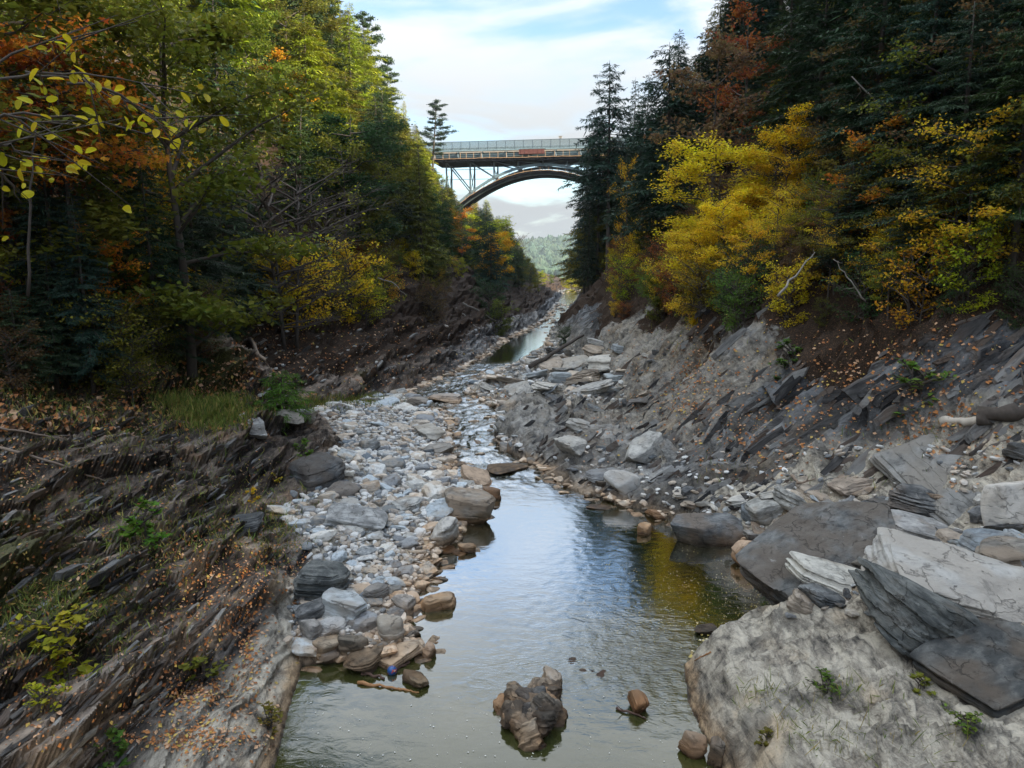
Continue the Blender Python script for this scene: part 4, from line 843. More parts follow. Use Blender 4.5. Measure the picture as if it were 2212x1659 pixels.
# slim grey trunks seen against the dark slopes
def slim(pts, rad, mat, label, name='sapling', cat='trunk', twigs=6, seed=1):
    P = np.array([WY(*p) for p in pts]); b = P[0].copy(); g = G(); R2 = np.random.default_rng(seed)
    n = 10; t = np.linspace(0, 1, len(P)); T = np.linspace(0, 1, n); Q = np.stack([np.interp(T, t, P[:, k]) for k in range(3)], 1)-b; Q[1:-1] += R2.normal(size=(n-2, 3))*rad*.8
    g.tube(Q, np.linspace(rad, rad*.3, n), 7)
    L = np.linalg.norm(Q[-1]-Q[0])
    for j in range(twigs):
        k = R2.integers(n//3, n-1); d = (Q[-1]-Q[0])/L*.5+R2.normal(size=3)*.6; d *= L*.22*R2.random()+.15*L*.5
        S = Q[k]+d*np.linspace(0, 1, 4)[:, None]+R2.normal(size=(4, 3))*.01*L; g.tube(S, np.linspace(rad*.35, rad*.12, 4), 4)
    o = ob(name, g.mesh(name, MAT[mat], True)); o.location = b; return tag(o, label, cat)
slim([(60, 640, 19.5), (66, 420, 19.5), (78, 260, 19.6)], .045, 'bark', 'thin bare trunk standing in the dark woods at the far left', 'dead_sapling', cat='dead tree', seed=1)
slim([(1966, 440, 33), (1945, 330, 33), (1905, 240, 33), (1840, 165, 33)], .085, 'bark_grey', 'leaning pale grey trunk bent to the left on the right slope', 'dead_sapling', cat='dead tree', seed=2)
slim([(1700, 150, 62), (1701, 20, 62), (1700, -40, 62)], .30, 'bark_white', 'white birch trunk at the top of the right wall', 'dead_birch', cat='dead tree', twigs=2, seed=3)
slim([(2130, 520, 27), (2118, 400, 27), (2105, 250, 27)], .06, 'bark', 'thin dark trunk near the right edge', 'dead_sapling', cat='dead tree', seed=4)
slim([(1000, 655, 96), (1090, 700, 104)], .16, 'bark_grey', 'fallen grey pole lying across the far left bank', 'fallen_pole', twigs=1, seed=5)
slim([(985, 665, 92), (1060, 735, 92)], .10, 'bark_grey', 'thinner fallen pole beside the first one on the far left bank', 'fallen_pole', twigs=1, seed=6)
slim([(815, 600, 62), (850, 610, 62), (880, 640, 62)], .05, 'bark_grey', 'thin arching twig beside the olive shrub', 'arching_twig', twigs=2, seed=7)
slim([(1680, 640, 29), (1760, 545, 30)], .06, 'bark_grey', 'pale dead stick leaning on the right slope', 'dead_stick', twigs=1, seed=8)
slim([(1870, 650, 26.5), (1800, 560, 27)], .035, 'bark_grey', 'short thin dead stick on the dark right slope', 'dead_stick', twigs=2, seed=9)

# ---------------------------------------------------------------- rocks
_ico = {}
def ico(s):
    if s not in _ico:
        b = bmesh.new(); bmesh.ops.create_icosphere(b, subdivisions=s, radius=1)
        _ico[s] = (np.array([v.co for v in b.verts]), np.array([[v.index for v in f.verts] for f in b.faces])); b.free()
    return _ico[s]
def rockgeo(seed, sub, dims, ncut=7, cut=(.62, .95), p=18, rough=.05, layers=0, lay=.07, planes=None, boxj=.13):
    r = np.random.default_rng(seed); D, F = ico(sub)
    Nn = [np.array(a, float)+r.normal(size=3)*boxj for a in ((1, 0, 0), (-1, 0, 0), (0, 1, 0), (0, -1, 0), (0, 0, 1), (0, 0, -1))]; Dd = list(r.uniform(.85, 1.0, 6))
    for i in range(ncut):
        a = r.normal(size=3)*np.array([1, 1, .55]); Nn.append(a); Dd.append(r.uniform(*cut)*1.12)
    if planes:
        for a, d in planes: Nn.append(np.array(a, float)); Dd.append(d)
    Nn = np.array(Nn); Nn /= np.linalg.norm(Nn, axis=1)[:, None]; Dd = np.array(Dd)
    q = np.maximum(D@Nn.T, 0)/Dd; rad = (q**p).sum(1)**(-1/p)
    V = D*rad[:, None]; dims = np.array(dims, float); s = dims.mean()
    if layers:
        wv = fbm(V*1.2+seed, 2)*.22; k = np.floor((V[:, 2]+wv*.5)*layers); f = 1+lay*(hsh(k, seed % 7)-.5)*2
        side = 1-sst(.75, .98, np.abs(V[:, 2])); V[:, :2] *= (1+(f-1)*side)[:, None]
    W_ = V*dims
    nrm = V/np.linalg.norm(V, axis=1)[:, None]
    W_ = W_+nrm*(rough*s*(fbm(W_/s*1.3+seed*3.1, 4)+.35*np.abs(fbm(W_/s*np.array([2, 2, 7.0])+seed, 3))))[:, None]
    return W_, F
def rockmesh(name, mat, *a, **k):
    V, F = rockgeo(*a, **k); m = mesh(name, V, F, [MAT[mat]], True)
    m.set_sharp_from_angle(angle=math.radians(32)); return m

def boulder(uc, vb, wpx, hpx, mat, label, seed=1, name='boulder', cat='boulder', dr=.8, rot=(0, 0, 0), sub=5, col=(1, 1, 1), embed=.12, group=None, zlift=0.0, flat=None, water=True, **kw):
    h = hit(uc, vb, water)
    l = h[0]; D = l.y*math.cos(PITCH)-(l.z-CAMZ)*math.sin(PITCH)
    w = wpx*D/FPX; phi = math.atan2(CAMZ-l.z, l.y); dep = w*dr
    H = max(flat if flat else .22*w, (hpx*D/FPX-dep*.75*math.sin(phi))/math.cos(phi))
    k = dict(ncut=7, p=20, rough=.05, layers=7); k.update(kw)
    m = rockmesh(name, mat, seed, sub, (w/2*1.2, dep/2*1.15, H/2*(1.08+embed)), **k)
    o = ob(name, m, None, (l.x*(l.y+dep*.5)/l.y, l.y+dep*.5, l.z+H/2*(1-embed)+zlift), rot); o.color = (*col, 1)
    return tag(o, label, cat, group)
BLUE, TAN, PALE, DRK, WHT = (.86, .96, 1.05), (1.08, .94, .80), (1.12, 1.1, 1.05), (.5, .52, .55), (1.3, 1.3, 1.28)
gb = 'large slabs and boulders on the right bank'
R_ = math.radians
boulder(1765, 1262, 320, 140, 'slab_dark', 'big dark slab tilted up to the right beside the olive pool', 3, 'slab', 'rock slab', .6, (R_(14), R_(-20), R_(14)), 6, (1.15, 1.2, 1.22), .1, gb, layers=10, lay=.05, ncut=4, rough=.03, boxj=.22, p=40)
boulder(1532, 1180, 138, 62, 'slab_dark', 'smooth dark grey boulder lying in the water at the pool edge', 12, 'boulder', 'boulder', .6, (R_(4), R_(5), R_(-5)), 5, (1.5, 1.55, 1.6), .25, gb, rough=.02, layers=0, p=26)
boulder(1386, 1003, 82, 50, 'slab_pale', 'pale angular block sitting on the dark right ledge', 21, 'boulder', 'boulder', .8, (0, R_(-14), R_(25)), 4, (1.15, 1.15, 1.12), .05, gb, rough=.02, layers=0, p=30)
boulder(1350, 1072, 70, 58, 'slab_pale', 'pale grey cube shaped boulder at the waterline above the pool', 23, 'boulder', 'boulder', .9, (R_(8), R_(10), R_(35)), 4, (.95, .96, .97), .1, gb, rough=.02, layers=0, p=16)
boulder(2130, 1080, 330, 110, 'slab_pale', 'huge long grey brown slab sloping at the right edge below the log', 31, 'slab', 'rock slab', .8, (R_(22), R_(-17), R_(14)), 6, (.60, .61, .61), .2, gb, flat=.9, layers=9, lay=.05, ncut=4, rough=.035, boxj=.16, p=40)
boulder(2022, 1120, 172, 66, 'slab_dark', 'dark angular slab lying under the huge long slab', 35, 'slab', 'rock slab', .5, (R_(6), R_(8), R_(-6)), 5, (1.5, 1.5, 1.5), .05, gb, rough=.025, p=30, layers=8)
boulder(2185, 1142, 135, 110, 'slab_pale', 'white speckled upright block with a brown stripe at the right edge', 38, 'boulder', 'boulder', .5, (R_(-14), 0, R_(10)), 5, (1.1, 1.08, 1.05), .05, gb, rough=.03, layers=0, p=26)
boulder(1985, 1182, 125, 62, 'slab', 'medium grey rounded slab right of the big tilted slab', 41, 'slab', 'rock slab', .7, (0, R_(10), R_(-15)), 5, (1.1, 1.1, 1.1), .1, gb, rough=.03)
boulder(1921, 1192, 58, 72, 'slab', 'short upright grey stone wedged beside the big tilted slab', 43, 'boulder', 'boulder', .8, (0, R_(8), R_(5)), 4, (1.05, 1.1, 1.05), .1, gb, rough=.03)
boulder(2128, 1200, 100, 52, 'slab', 'blue grey striped stone near the right edge', 45, 'boulder', 'boulder', .8, (0, R_(-8), R_(20)), 4, (.95, 1.1, 1.25), .1, gb, rough=.03)
boulder(2180, 1230, 140, 38, 'slab', 'thin brown slab below the blue grey stone', 47, 'slab', 'rock slab', .8, (0, R_(-4), R_(8)), 4, (.9, .85, .78), .1, gb, rough=.03)
boulder(2075, 1375, 370, 185, 'slab_pale', 'massive pale cream and grey rock overhanging the lower right bank', 52, 'slab', 'rock slab', .75, (R_(10), R_(6), R_(-12)), 6, (.84, .85, .85), .12, gb, layers=8, lay=.06, ncut=6, rough=.05, boxj=.2, p=30)
boulder(2010, 1425, 250, 150, 'slab_dark', 'black slab leaning down to the right under the massive pale rock', 55, 'slab', 'rock slab', .42, (R_(8), R_(30), R_(-12)), 6, (1, 1.05, 1.02), .08, gb, layers=12, lay=.09, ncut=5, rough=.04)
boulder(2150, 1530, 260, 145, 'slab_dark', 'thick dark slab with a flat grey top at the lower right edge', 58, 'slab', 'rock slab', .8, (R_(6), R_(-14), R_(16)), 6, (1.0, 1.02, 1.0), .06, gb, layers=6, lay=.05, ncut=3, rough=.03, p=34)
boulder(1822, 1292, 150, 62, 'slab', 'flat grey slab under the big tilted slab', 61, 'slab', 'rock slab', .7, (0, R_(10), R_(-12)), 5, (1.25, 1.22, 1.12), .1, gb, rough=.03)
boulder(1775, 1312, 92, 42, 'slab', 'striped dark stone at the water under the tilted slab', 63, 'boulder', 'boulder', .6, (0, R_(20), R_(-10)), 4, (.9, .95, .98), .1, gb)
boulder(1608, 1225, 42, 58, 'slab_pale', 'tan standing stone at the tip of the big tilted slab', 65, 'boulder', 'boulder', .8, (0, R_(8), 0), 4, (1.1, .85, .66), .15, gb, rough=.04)
boulder(1735, 1335, 60, 46, 'slab', 'small brown stone at the right end of the olive pool', 67, 'boulder', 'boulder', .8, (0, R_(20), 0), 4, (1, .85, .7), .1, gb)
boulder(1905, 1240, 150, 44, 'slab', 'long brown grey slab behind the massive pale rock', 68, 'slab', 'rock slab', .5, (0, R_(-8), R_(6)), 5, (.85, .78, .68), .1, gb)
boulder(1925, 1110, 110, 40, 'slab', 'flat slate left of the dark angular slab', 69, 'slab', 'rock slab', .7, (0, R_(-6), R_(6)), 4, (.8, .82, .85), .1, gb)
boulder(1660, 1130, 90, 55, 'slab', 'grey sloping block behind the boulder in the water', 71, 'boulder', 'boulder', .7, (0, R_(-15), R_(10)), 4, (1.15, 1.15, 1.1), .1, gb)
boulder(1715, 1112, 70, 45, 'slab', 'grey angular block left of the tilted slab', 72, 'boulder', 'boulder', .7, (0, R_(25), R_(10)), 4, (1.3, 1.3, 1.25), .1, gb)
boulder(1640, 1175, 60, 30, 'slab', 'small stone between the boulder in the water and the tilted slab', 73, 'boulder', 'boulder', .7, (0, R_(10), R_(10)), 4, (.9, .85, .8), .1, gb)
boulder(1850, 1065, 120, 30, 'slab', 'rusty brown flat slab above the tilted slab', 74, 'slab', 'rock slab', .6, (0, R_(-6), R_(10)), 4, (.9, .75, .62), .1, gb)
boulder(2200, 1010, 60, 40, 'slab_dark', 'black jagged block on top of the huge long slab', 75, 'boulder', 'boulder', .6, (0, R_(10), 0), 4, (1, 1, 1), .05, gb, zlift=.2)
sv = [rockmesh('rock_slab_block', mt, 900+i, 4, (1, b_, c_), ncut=5, p=36, rough=.035, layers=8, lay=.05, boxj=.28) for i, (b_, c_, mt) in enumerate([(.7, .28, 'slab'), (.55, .20, 'slab_pale'), (.8, .35, 'slab'), (.6, .4, 'slab_dark'), (.5, .16, 'slab'), (.75, .25, 'slab_pale'), (.5, .5, 'slab')])]
rs = np.random.default_rng(55); occ = []
for (u0, v0, u1, v1, n_, s0_, s1_, wh) in [(1600, 1060, 2240, 1240, 60, 26, 74, 'among the huge slabs of the right bank'), (1480, 1060, 1700, 1180, 22, 18, 44, 'on the shore left of the huge slabs'), (1180, 760, 1420, 880, 34, 16, 44, 'in the pile at the foot of the right wall'), (1700, 1230, 1900, 1330, 10, 24, 44, 'under the massive pale rock'), (1220, 930, 1480, 1060, 10, 16, 40, 'on the dark ledge above the pool')]:
    for _ in range(n_*4):
        if n_ <= 0: break
        u, v = rs.uniform(u0, u1), rs.uniform(v0, v1); q = hit(u, v, False)
        if q is None or q[0].z < .05: continue
        l = q[0]; wdt = rs.uniform(s0_, s1_)*l.y/FPX*.5
        if any((l.x-a)**2+(l.y-b)**2 < ((wdt+c_)*.75)**2 for a, b, c_ in occ): continue
        occ.append((l.x, l.y, wdt)); n_ -= 1; k = int(rs.integers(0, 7))
        cl = [(PALE, 'pale'), (TAN, 'tan'), (BLUE, 'bluish'), (DRK, 'dark')][int(rs.integers(0, 4))]
        o = ob('slab', sv[k], None, (l.x, l.y, l.z+wdt*.12), (rs.normal()*.3, rs.normal()*.3, rs.random()*6.28), wdt); o.color = (*cl[0], 1)
        tag(o, '%s %s slab fragment %s' % (cl[1], ['thick', 'flat', 'broad', 'chunky', 'thin', 'wide', 'blocky'][k], wh), 'rock slab', 'slab fragments on the right bank')
# isolated rocks in the stream
gi = 'rocks standing in the river'
kn = root('rock_island', W(1148, 1605)*np.array([1, 1, 1])+np.array([0, .9, 0])); tag(kn, 'mottled black and pale lumpy rock island in the middle of the near pool', 'rock island', gi)
def isl(dx, dy, dz, dims, seed, mat, rot=(0, 0, 0), nm='rock_lobe', col=(1, 1, 1), sub=5):
    o = ob(nm, rockmesh(nm, mat, seed, sub, dims, ncut=9, p=9, rough=.17, layers=5, lay=.10), kn, (dx, dy, dz), rot); o.color = (*col, 1)
ri = np.random.default_rng(8)
for i in range(17):
    a = i*2.4; q = math.sqrt((i+.3)/17); dx, dy = .52*q*math.cos(a), .78*q*math.sin(a); k = 1-q
    isl(dx, dy, .02+.26*k+.06*ri.normal(), (ri.uniform(.20, .36), ri.uniform(.22, .40), ri.uniform(.22, .34)), 200+i, ['knob', 'knob', 'slab_dark', 'slab'][i % 4] if q > .45 else ['knob', 'slab_dark'][i % 2], tuple(ri.normal(size=3)*.5), col=(1, 1, 1) if q < .5 else [(1.5, 1.3, 1.05), (1, .85, .7), (1.3, 1.2, 1.05)][i % 3], sub=4)
isl(.50, .98, .06, (.22, .24, .28), 240, 'slab_pale', (0, .2, 0), col=(.9, .88, .85), sub=4); isl(.10, -.92, -.08, (.18, .24, .15), 241, 'slab', (0, .3, .5), col=(1.3, 1.05, .85), sub=4); isl(-.55, .30, .0, (.16, .4, .26), 242, 'slab', (.1, -.4, -.3), col=(1.2, 1, .8), sub=4)
rl_ = []
for i, (u, v, wp_, hp_, mt, cl, lb) in enumerate([(1378, 1540, 44, 60, 'knob', (1.3, 1.1, .9), 'thin ragged rock blade rising from the pool right of the island'), (1300, 1468, 34, 14, 'slab_dark', (1.2, .9, .7), 'low wet rock strip behind the island'), (1243, 1442, 34, 12, 'slab_dark', (1.2, .9, .7), 'narrow wet rock just above the water behind the island'),
        (1524, 1372, 46, 22, 'slab_dark', (1.2, 1.1, 1), 'dark flat stone in the olive water with leaves around it'), (1393, 1156, 38, 24, 'slab', (1.2, .95, .7), 'small tan stone alone in the olive pool'), (1415, 1120, 42, 20, 'slab', (1.0, .8, .62), 'brown stone near the right shore of the pool'), (1298, 1100, 38, 14, 'slab', (.9, .75, .6), 'low brown stone at the head of the pool'),
        (1088, 1022, 72, 18, 'slab_dark', (1.2, 1, .8), 'long wet rock in the rapids'), (1030, 1052, 90, 34, 'slab', (1.1, .82, .6), 'brown rock shelf at the foot of the rapids'), (1062, 1080, 36, 26, 'slab', (.9, .7, .55), 'wet brown knob at the end of the rock shelf'), (1470, 1148, 30, 10, 'slab', (.8, .6, .45), 'flat brown stone by the dark boulder'),
        (965, 1192, 40, 16, 'slab', (.95, .75, .55), 'brown stone chain beginning at the bar edge'), (992, 1198, 30, 14, 'slab', (.9, .7, .5), 'middle stone of the brown chain'), (1012, 1196, 26, 20, 'slab', (1, .8, .6), 'end stone of the brown chain'), (962, 1230, 24, 9, 'slab', (1, .8, .6), 'tiny brown stone off the bar'), (925, 1275, 18, 12, 'slab', (1, .8, .65), 'tiny tan stone off the bar'),
        (938, 1322, 74, 42, 'slab_pale', (1.05, .86, .66), 'flat tan wedge stone at the water edge of the bar'), (926, 1422, 36, 32, 'slab', (1, .82, .68), 'brown pointed stone standing in the narrow channel'), (895, 1484, 62, 32, 'slab_dark', (1.3, 1.2, 1), 'dark triangular stone in the channel beside the sticks'),
        (1500, 1640, 50, 50, 'slab', (1, .85, .7), 'splintered brown rock at the lower right shore'), (1545, 1655, 40, 60, 'slab', (1.1, .95, .8), 'upright splintered rock beside the lower right shore'), (985, 1005, 40, 12, 'slab', (.8, .7, .6), 'flat stone in the stream narrows'), (1272, 1454, 36, 13, 'slab_dark', (1.2, .9, .7), 'middle piece of the wet rock strip behind the island')]):
    o = boulder(u, v, wp_, hp_, mt, lb, 300+i, 'rock', 'rock', .7, (R_(10*math.sin(i)), R_(8*math.cos(i*2)), i), 4, cl, .3, gi, rough=.07, ncut=8, p=12)
    if i == 0: o.scale = (.8, 1.5, .62); o.rotation_euler = (R_(24), R_(14), .35); o.location.z -= .08
    if hp_ < 19: o.scale = (1.15, 1.25, .42); o.location.z -= .05; o.rotation_euler = (0, 0, i)
# named boulders of the gravel bar and the left ledge
gl = 'boulders on the gravel bar'
for i, (u, v, wp_, hp_, mt, cl, sb, kw, lb) in enumerate([(1010, 1138, 96, 78, 'slab', (1.25, 1.15, 1.02), 5, {}, 'large pyramid shaped grey boulder where the bar meets the pool'), (960, 1182, 56, 62, 'slab', (1.35, 1.3, 1.22), 5, {}, 'tall rounded grey boulder left of the pyramid boulder'),
        (840, 1390, 66, 60, 'slab_pale', (.85, .80, .72), 5, dict(p=7, layers=4), 'round tan grey boulder at the edge of the pool'), (862, 1437, 88, 44, 'slab_pale', (.9, .85, .78), 5, dict(p=18), 'broad pale block in the narrow channel below the round boulder'), (700, 1432, 84, 58, 'slab', (1.1, .9, .68), 5, dict(p=8), 'big brown stained boulder in the row above the dark water'),
        (762, 1430, 60, 56, 'slab', (1.05, .9, .72), 4, dict(p=9), 'brown boulder right of the big stained one'), (790, 1452, 92, 50, 'slab', (1.0, .85, .68), 5, dict(p=14), 'slanting brown rock at the end of the boulder row'), (745, 1345, 98, 66, 'slab', (1.15, 1.25, 1.32), 5, dict(p=26), 'flat blue grey slab leaning in the middle of the lower bar'),
        (682, 1345, 66, 50, 'slab_dark', (1.4, 1.4, 1.4), 4, {}, 'dark arched stone left of the blue grey slab'), (672, 1385, 52, 46, 'slab', (1, .95, .9), 4, dict(p=7), 'rounded grey brown stone by the leaf filled crevice'), (720, 1375, 60, 36, 'slab', (1.2, 1.2, 1.2), 4, {}, 'grey stone above the big brown boulder'),
        (700, 1295, 138, 78, 'slab_dark', (1.35, 1.4, 1.35), 6, dict(layers=10), 'large dark mossy rock jutting out over the lower bar'), (775, 1148, 120, 56, 'slab', (1.4, 1.42, 1.42), 5, dict(p=12), 'wide pale grey veined boulder in the middle of the bar'), (815, 1300, 56, 40, 'slab_dark', (1.5, 1.4, 1.3), 4, dict(p=7), 'dark rounded stone among tan cobbles'),
        (535, 950, 105, 62, 'slab_pale', (.85, .86, .86), 5, dict(p=9), 'large rounded whitish boulder by the grassy shelf'), (690, 1060, 110, 70, 'slab_dark', (.9, .95, 1), 5, dict(p=12), 'black hollow sided boulder at the left side of the bar'), (530, 1148, 100, 30, 'slab_dark', (1.2, 1.2, 1.2), 5, dict(layers=8), 'long dark layered slab lying on the left ledge'),
        (618, 915, 56, 30, 'slab_pale', (.8, .78, .74), 4, {}, 'pale blocks below the young conifer'), (660, 915, 50, 34, 'slab_pale', (.8, .85, .9), 4, {}, 'grey block right of the young conifer'), (870, 1330, 46, 44, 'slab_pale', (.95, .9, .85), 4, {}, 'pale angular stone above the round boulder'), (880, 1105, 54, 30, 'slab', (1.4, 1.4, 1.35), 4, {}, 'pale leaning stone left of the pyramid boulder'),
        (930, 948, 60, 26, 'slab_pale', (.85, .82, .76), 4, {}, 'long pale rock at the upper stream edge of the bar'), (945, 985, 62, 28, 'slab_pale', (.85, .8, .74), 4, {}, 'pale flat rock beside the stream narrows'), (905, 880, 60, 24, 'slab_pale', (.8, .76, .72), 4, {}, 'flat slab crossing the upper stream'), (960, 870, 66, 18, 'slab_pale', (.9, .82, .76), 4, {}, 'long flat stone in the upper stream')]):
    k = dict(rough=.05, ncut=7); k.update(kw)
    boulder(u, v, wp_, hp_, mt, lb, 400+i, 'boulder', 'boulder', .75, (R_(6*math.sin(i*3)), R_(10*math.cos(i*2.3)), i*1.3), sb, cl, .15, gl, **k)
# right toe of the wall: slabs
gt = 'slabs piled between stream and right wall'
for i, (u, v, wp_, hp_, cl) in enumerate([(1300, 752, 50, 18, WHT), (1345, 765, 40, 20, BLUE), (1240, 800, 90, 26, PALE), (1310, 800, 70, 34, PALE), (1265, 830, 60, 30, TAN), (1215, 830, 50, 26, BLUE), (1180, 850, 70, 24, PALE), (1120, 850, 60, 18, PALE), (1060, 845, 50, 16, PALE), (1150, 822, 60, 20, BLUE), (1290, 770, 50, 22, TAN),
                                          (1205, 775, 60, 22, DRK), (1240, 985, 60, 40, PALE), (1250, 935, 50, 30, PALE), (1300, 1040, 60, 26, DRK), (1190, 800, 60, 20, TAN), (1330, 830, 50, 24, BLUE), (1280, 855, 80, 26, WHT), (1100, 830, 50, 14, TAN), (1150, 790, 40, 14, PALE), (1700, 1080, 60, 30, PALE), (1770, 1085, 90, 26, TAN), (1560, 1130, 60, 26, TAN), (1600, 1095, 70, 30, PALE), (1500, 1105, 60, 24, TAN), (2060, 1180, 70, 24, TAN), (2200, 1180, 60, 30, BLUE), (1480, 1080, 50, 22, PALE)]):
    tn = {WHT: 'whitish', BLUE: 'bluish', PALE: 'pale grey', TAN: 'tan', DRK: 'dark'}[cl]
    where = ['at the waterside toe', 'in the middle of the pile', 'against the wall'][0 if u < 1180 else (1 if u < 1280 else 2)] if v < 1000 and u < 1400 else 'along the right shore of the pool'
    boulder(u, v, wp_, hp_, 'slab_pale', '%s flat slab %s, %s' % (tn, where, ['above the rock knob', 'far back by the upper pool'][v < 800] if u < 1400 else 'left of the huge slabs'), 500+i, 'slab', 'rock slab', .8, (R_(12*math.sin(i*2)), R_(14*math.cos(i*1.7)), i*.7), 4, tuple(a*.85 for a in cl), .1, gt, rough=.04, ncut=6, p=22)

# cobbles: individuals of the gravel bar and the upper bar, then the fill between them
stv = [rockmesh('river_stone', 'stone', 600+i, 3, (1, r_[0], r_[1]), ncut=7, p=[10, 16, 22][i % 3], rough=.06, layers=0) for i, r_ in enumerate([(.8, .5), (.65, .4), (.9, .35), (.7, .55), (.55, .3), (.85, .6), (.75, .28), (.6, .45), (.95, .45), (.7, .35)])]
r = np.random.default_rng(77); placed = []
def bar_pts(n, near):
    out = []
    while len(out) < n:
        if r.random() < .70:
            y = 15.4+36.6*r.random()**1.35; a, b = ip(y, toL), ip(y, shL)
        else:
            y = 44+60*r.random(); a, b = ip(y, shR), ip(y, toR)+.6
        if b-a < .3: continue
        x = a+(b-a)*r.random()+.15*r.normal(); out.append((x, y))
    return out
cells = {}
def free(x, y, rad, f=.8):
    i, j = int(x//1.2), int(y//1.2)
    for a in range(i-2, i+3):
        for b in range(j-2, j+3):
            for (p, q, s) in cells.get((a, b), ()):
                if (p-x)**2+(q-y)**2 < ((s+rad)*f)**2: return False
    return True
def put(x, y, rad): cells.setdefault((int(x//1.2), int(y//1.2)), []).append((x, y, rad))
n_ind = 0; gst = 'loose stones of the gravel bars'
for rmin, rmax, tries in ((.45, .62, 500), (.30, .45, 1600), (.20, .30, 5000)):
    for x, y in bar_pts(tries, 1):
        if n_ind >= (60 if rmin > .4 else (170 if rmin > .25 else 298)): break
        rad = r.uniform(rmin, rmax)*(1 if y < 45 else 1.35)*(1 if y > 20 else .72)
        if y > 36 and rmin < .25: continue
        if not free(x, y, rad): continue
        z, n = gz(x, y)
        if z < -.1: continue
        put(x, y, rad); edge = min(abs(x-ip(y, shL)), abs(x-ip(y, shR)))
        cl = [PALE, BLUE, PALE, TAN, DRK, WHT, BLUE][r.integers(0, 7)] if edge > .6 else [TAN, TAN, PALE, DRK][r.integers(0, 4)]
        tn = {WHT: 'whitish', BLUE: 'bluish grey', PALE: 'pale grey', TAN: 'tan', DRK: 'dark grey'}[cl]
        where = 'upper bar beyond the rock knob' if y > 52 or x > ip(y, shR) else ('near end of the left gravel bar' if y < 21 else ('middle of the left gravel bar' if y < 32 else 'far end of the left gravel bar'))
        k = int(r.integers(0, 10)); sh = ['blocky', 'long', 'flat', 'chunky', 'thin', 'rounded', 'flat', 'narrow', 'wide', 'slim'][k]
        o = ob('stone', stv[k], None, (x, y, z+rad*.16), (r.normal()*.16, r.normal()*.16, r.random()*6.28), (rad*1.08, rad*1.08, rad*.8)); o.color = (*[a*.92 for a in cl], 1)
        tag(o, '%s %s stone %s %s' % (tn, sh, 'by the water at the' if edge < .6 else 'lying in the', where), 'stone', gst); n_ind += 1
def stuff_stones(name, P, S, Zs, label, flat=(.35, .6)):
    iv, fi = ico(2); vs = [rockgeo(700+i, 2, (1, r.uniform(.55, .95), r.uniform(*flat)), ncut=6, p=14, rough=.05)[0] for i in range(12)]
    n = len(P); V = np.stack([vs[i % 12] for i in range(n)])*S[:, None, None]; a = r.random(n)*6.28; ca, sa = np.cos(a)[:, None], np.sin(a)[:, None]
    tx, ty = r.normal(size=n)*.2, r.normal(size=n)*.2; V[:, :, 2] += V[:, :, 0]*tx[:, None]+V[:, :, 1]*ty[:, None]
    X_ = V[:, :, 0]*ca-V[:, :, 1]*sa; Y_ = V[:, :, 0]*sa+V[:, :, 1]*ca; V[:, :, 0], V[:, :, 1] = X_, Y_
    V += np.array([(p[0], p[1], z) for p, z in zip(P, Zs)])[:, None]
    F = (fi[None]+(np.arange(n)*len(iv))[:, None, None]).reshape(-1, 3)
    m = mesh(name, V.reshape(-1, 3), F, [MAT['stones']], False); tag(ob(name, m), label, name.replace('_', ' '), kind='stuff')
P, S, Zs = [], [], []
for x, y in bar_pts(15000, 0):
    rad = r.uniform(.07, .20)*(1 if y > 22 else .75)*(1.5 if y > 50 else 1)
    if not free(x, y, rad, .62 if rad > .1 else .5): continue
    z = gz(x, y)[0]
    if z < -.12: continue
    put(x, y, rad); P.append((x, y)); S.append(rad*1.15); Zs.append(z+rad*.25)
    if len(P) > 5200: break
stuff_stones('small_cobbles', P, np.array(S), Zs, 'small mixed grey and tan cobbles filling the gravel bars')
P, S, Zs = [], [], []
for _ in range(2600):                        # stones along the shore lines, in the rapids and the far stream
    y = 11+200*r.random()**2.2; w_ = r.random()
    if w_ < .4: x = ip(y, shL)+abs(r.normal())*.35-.15
    elif w_ < .75: x = ip(y, shR)-abs(r.normal())*.35+.15
    elif (30 < y < 66 or y > 108) and r.random() < .4: x = ip(y, shL)+(ip(y, shR)-ip(y, shL))*r.random()
    else: continue
    if y < 15.2 and x < 0: continue
    if y < 22 and x > 2: continue
    z = gz(x, y)[0]; P.append((x, y)); S.append(r.uniform(.06, .26)*(1+y/70)); Zs.append(max(z, -.10)+.02)
stuff_stones('waterline_stones', P, np.array(S), Zs, 'small wet brown stones along the waterline and in the rapids', (.25, .45))
# rubble below the left scree and on the right bench
P, S, Zs = [], [], []
for _ in range(800):
    u, v = (r.uniform(540, 1120), r.uniform(700, 880)) if r.random() < .08 else (r.uniform(1130, 2200), r.uniform(960, 1300))
    q = hit(u, v, False)
    if q is None or q[0].z < .05: continue
    l = q[0]; P.append((l.x, l.y)); S.append(r.uniform(.04, .13)*(1+l.y/60)); Zs.append(l.z)
stuff_stones('scree_rubble', P, np.array(S), Zs, 'angular rubble scattered over the scree and the right bench', (.3, .5))

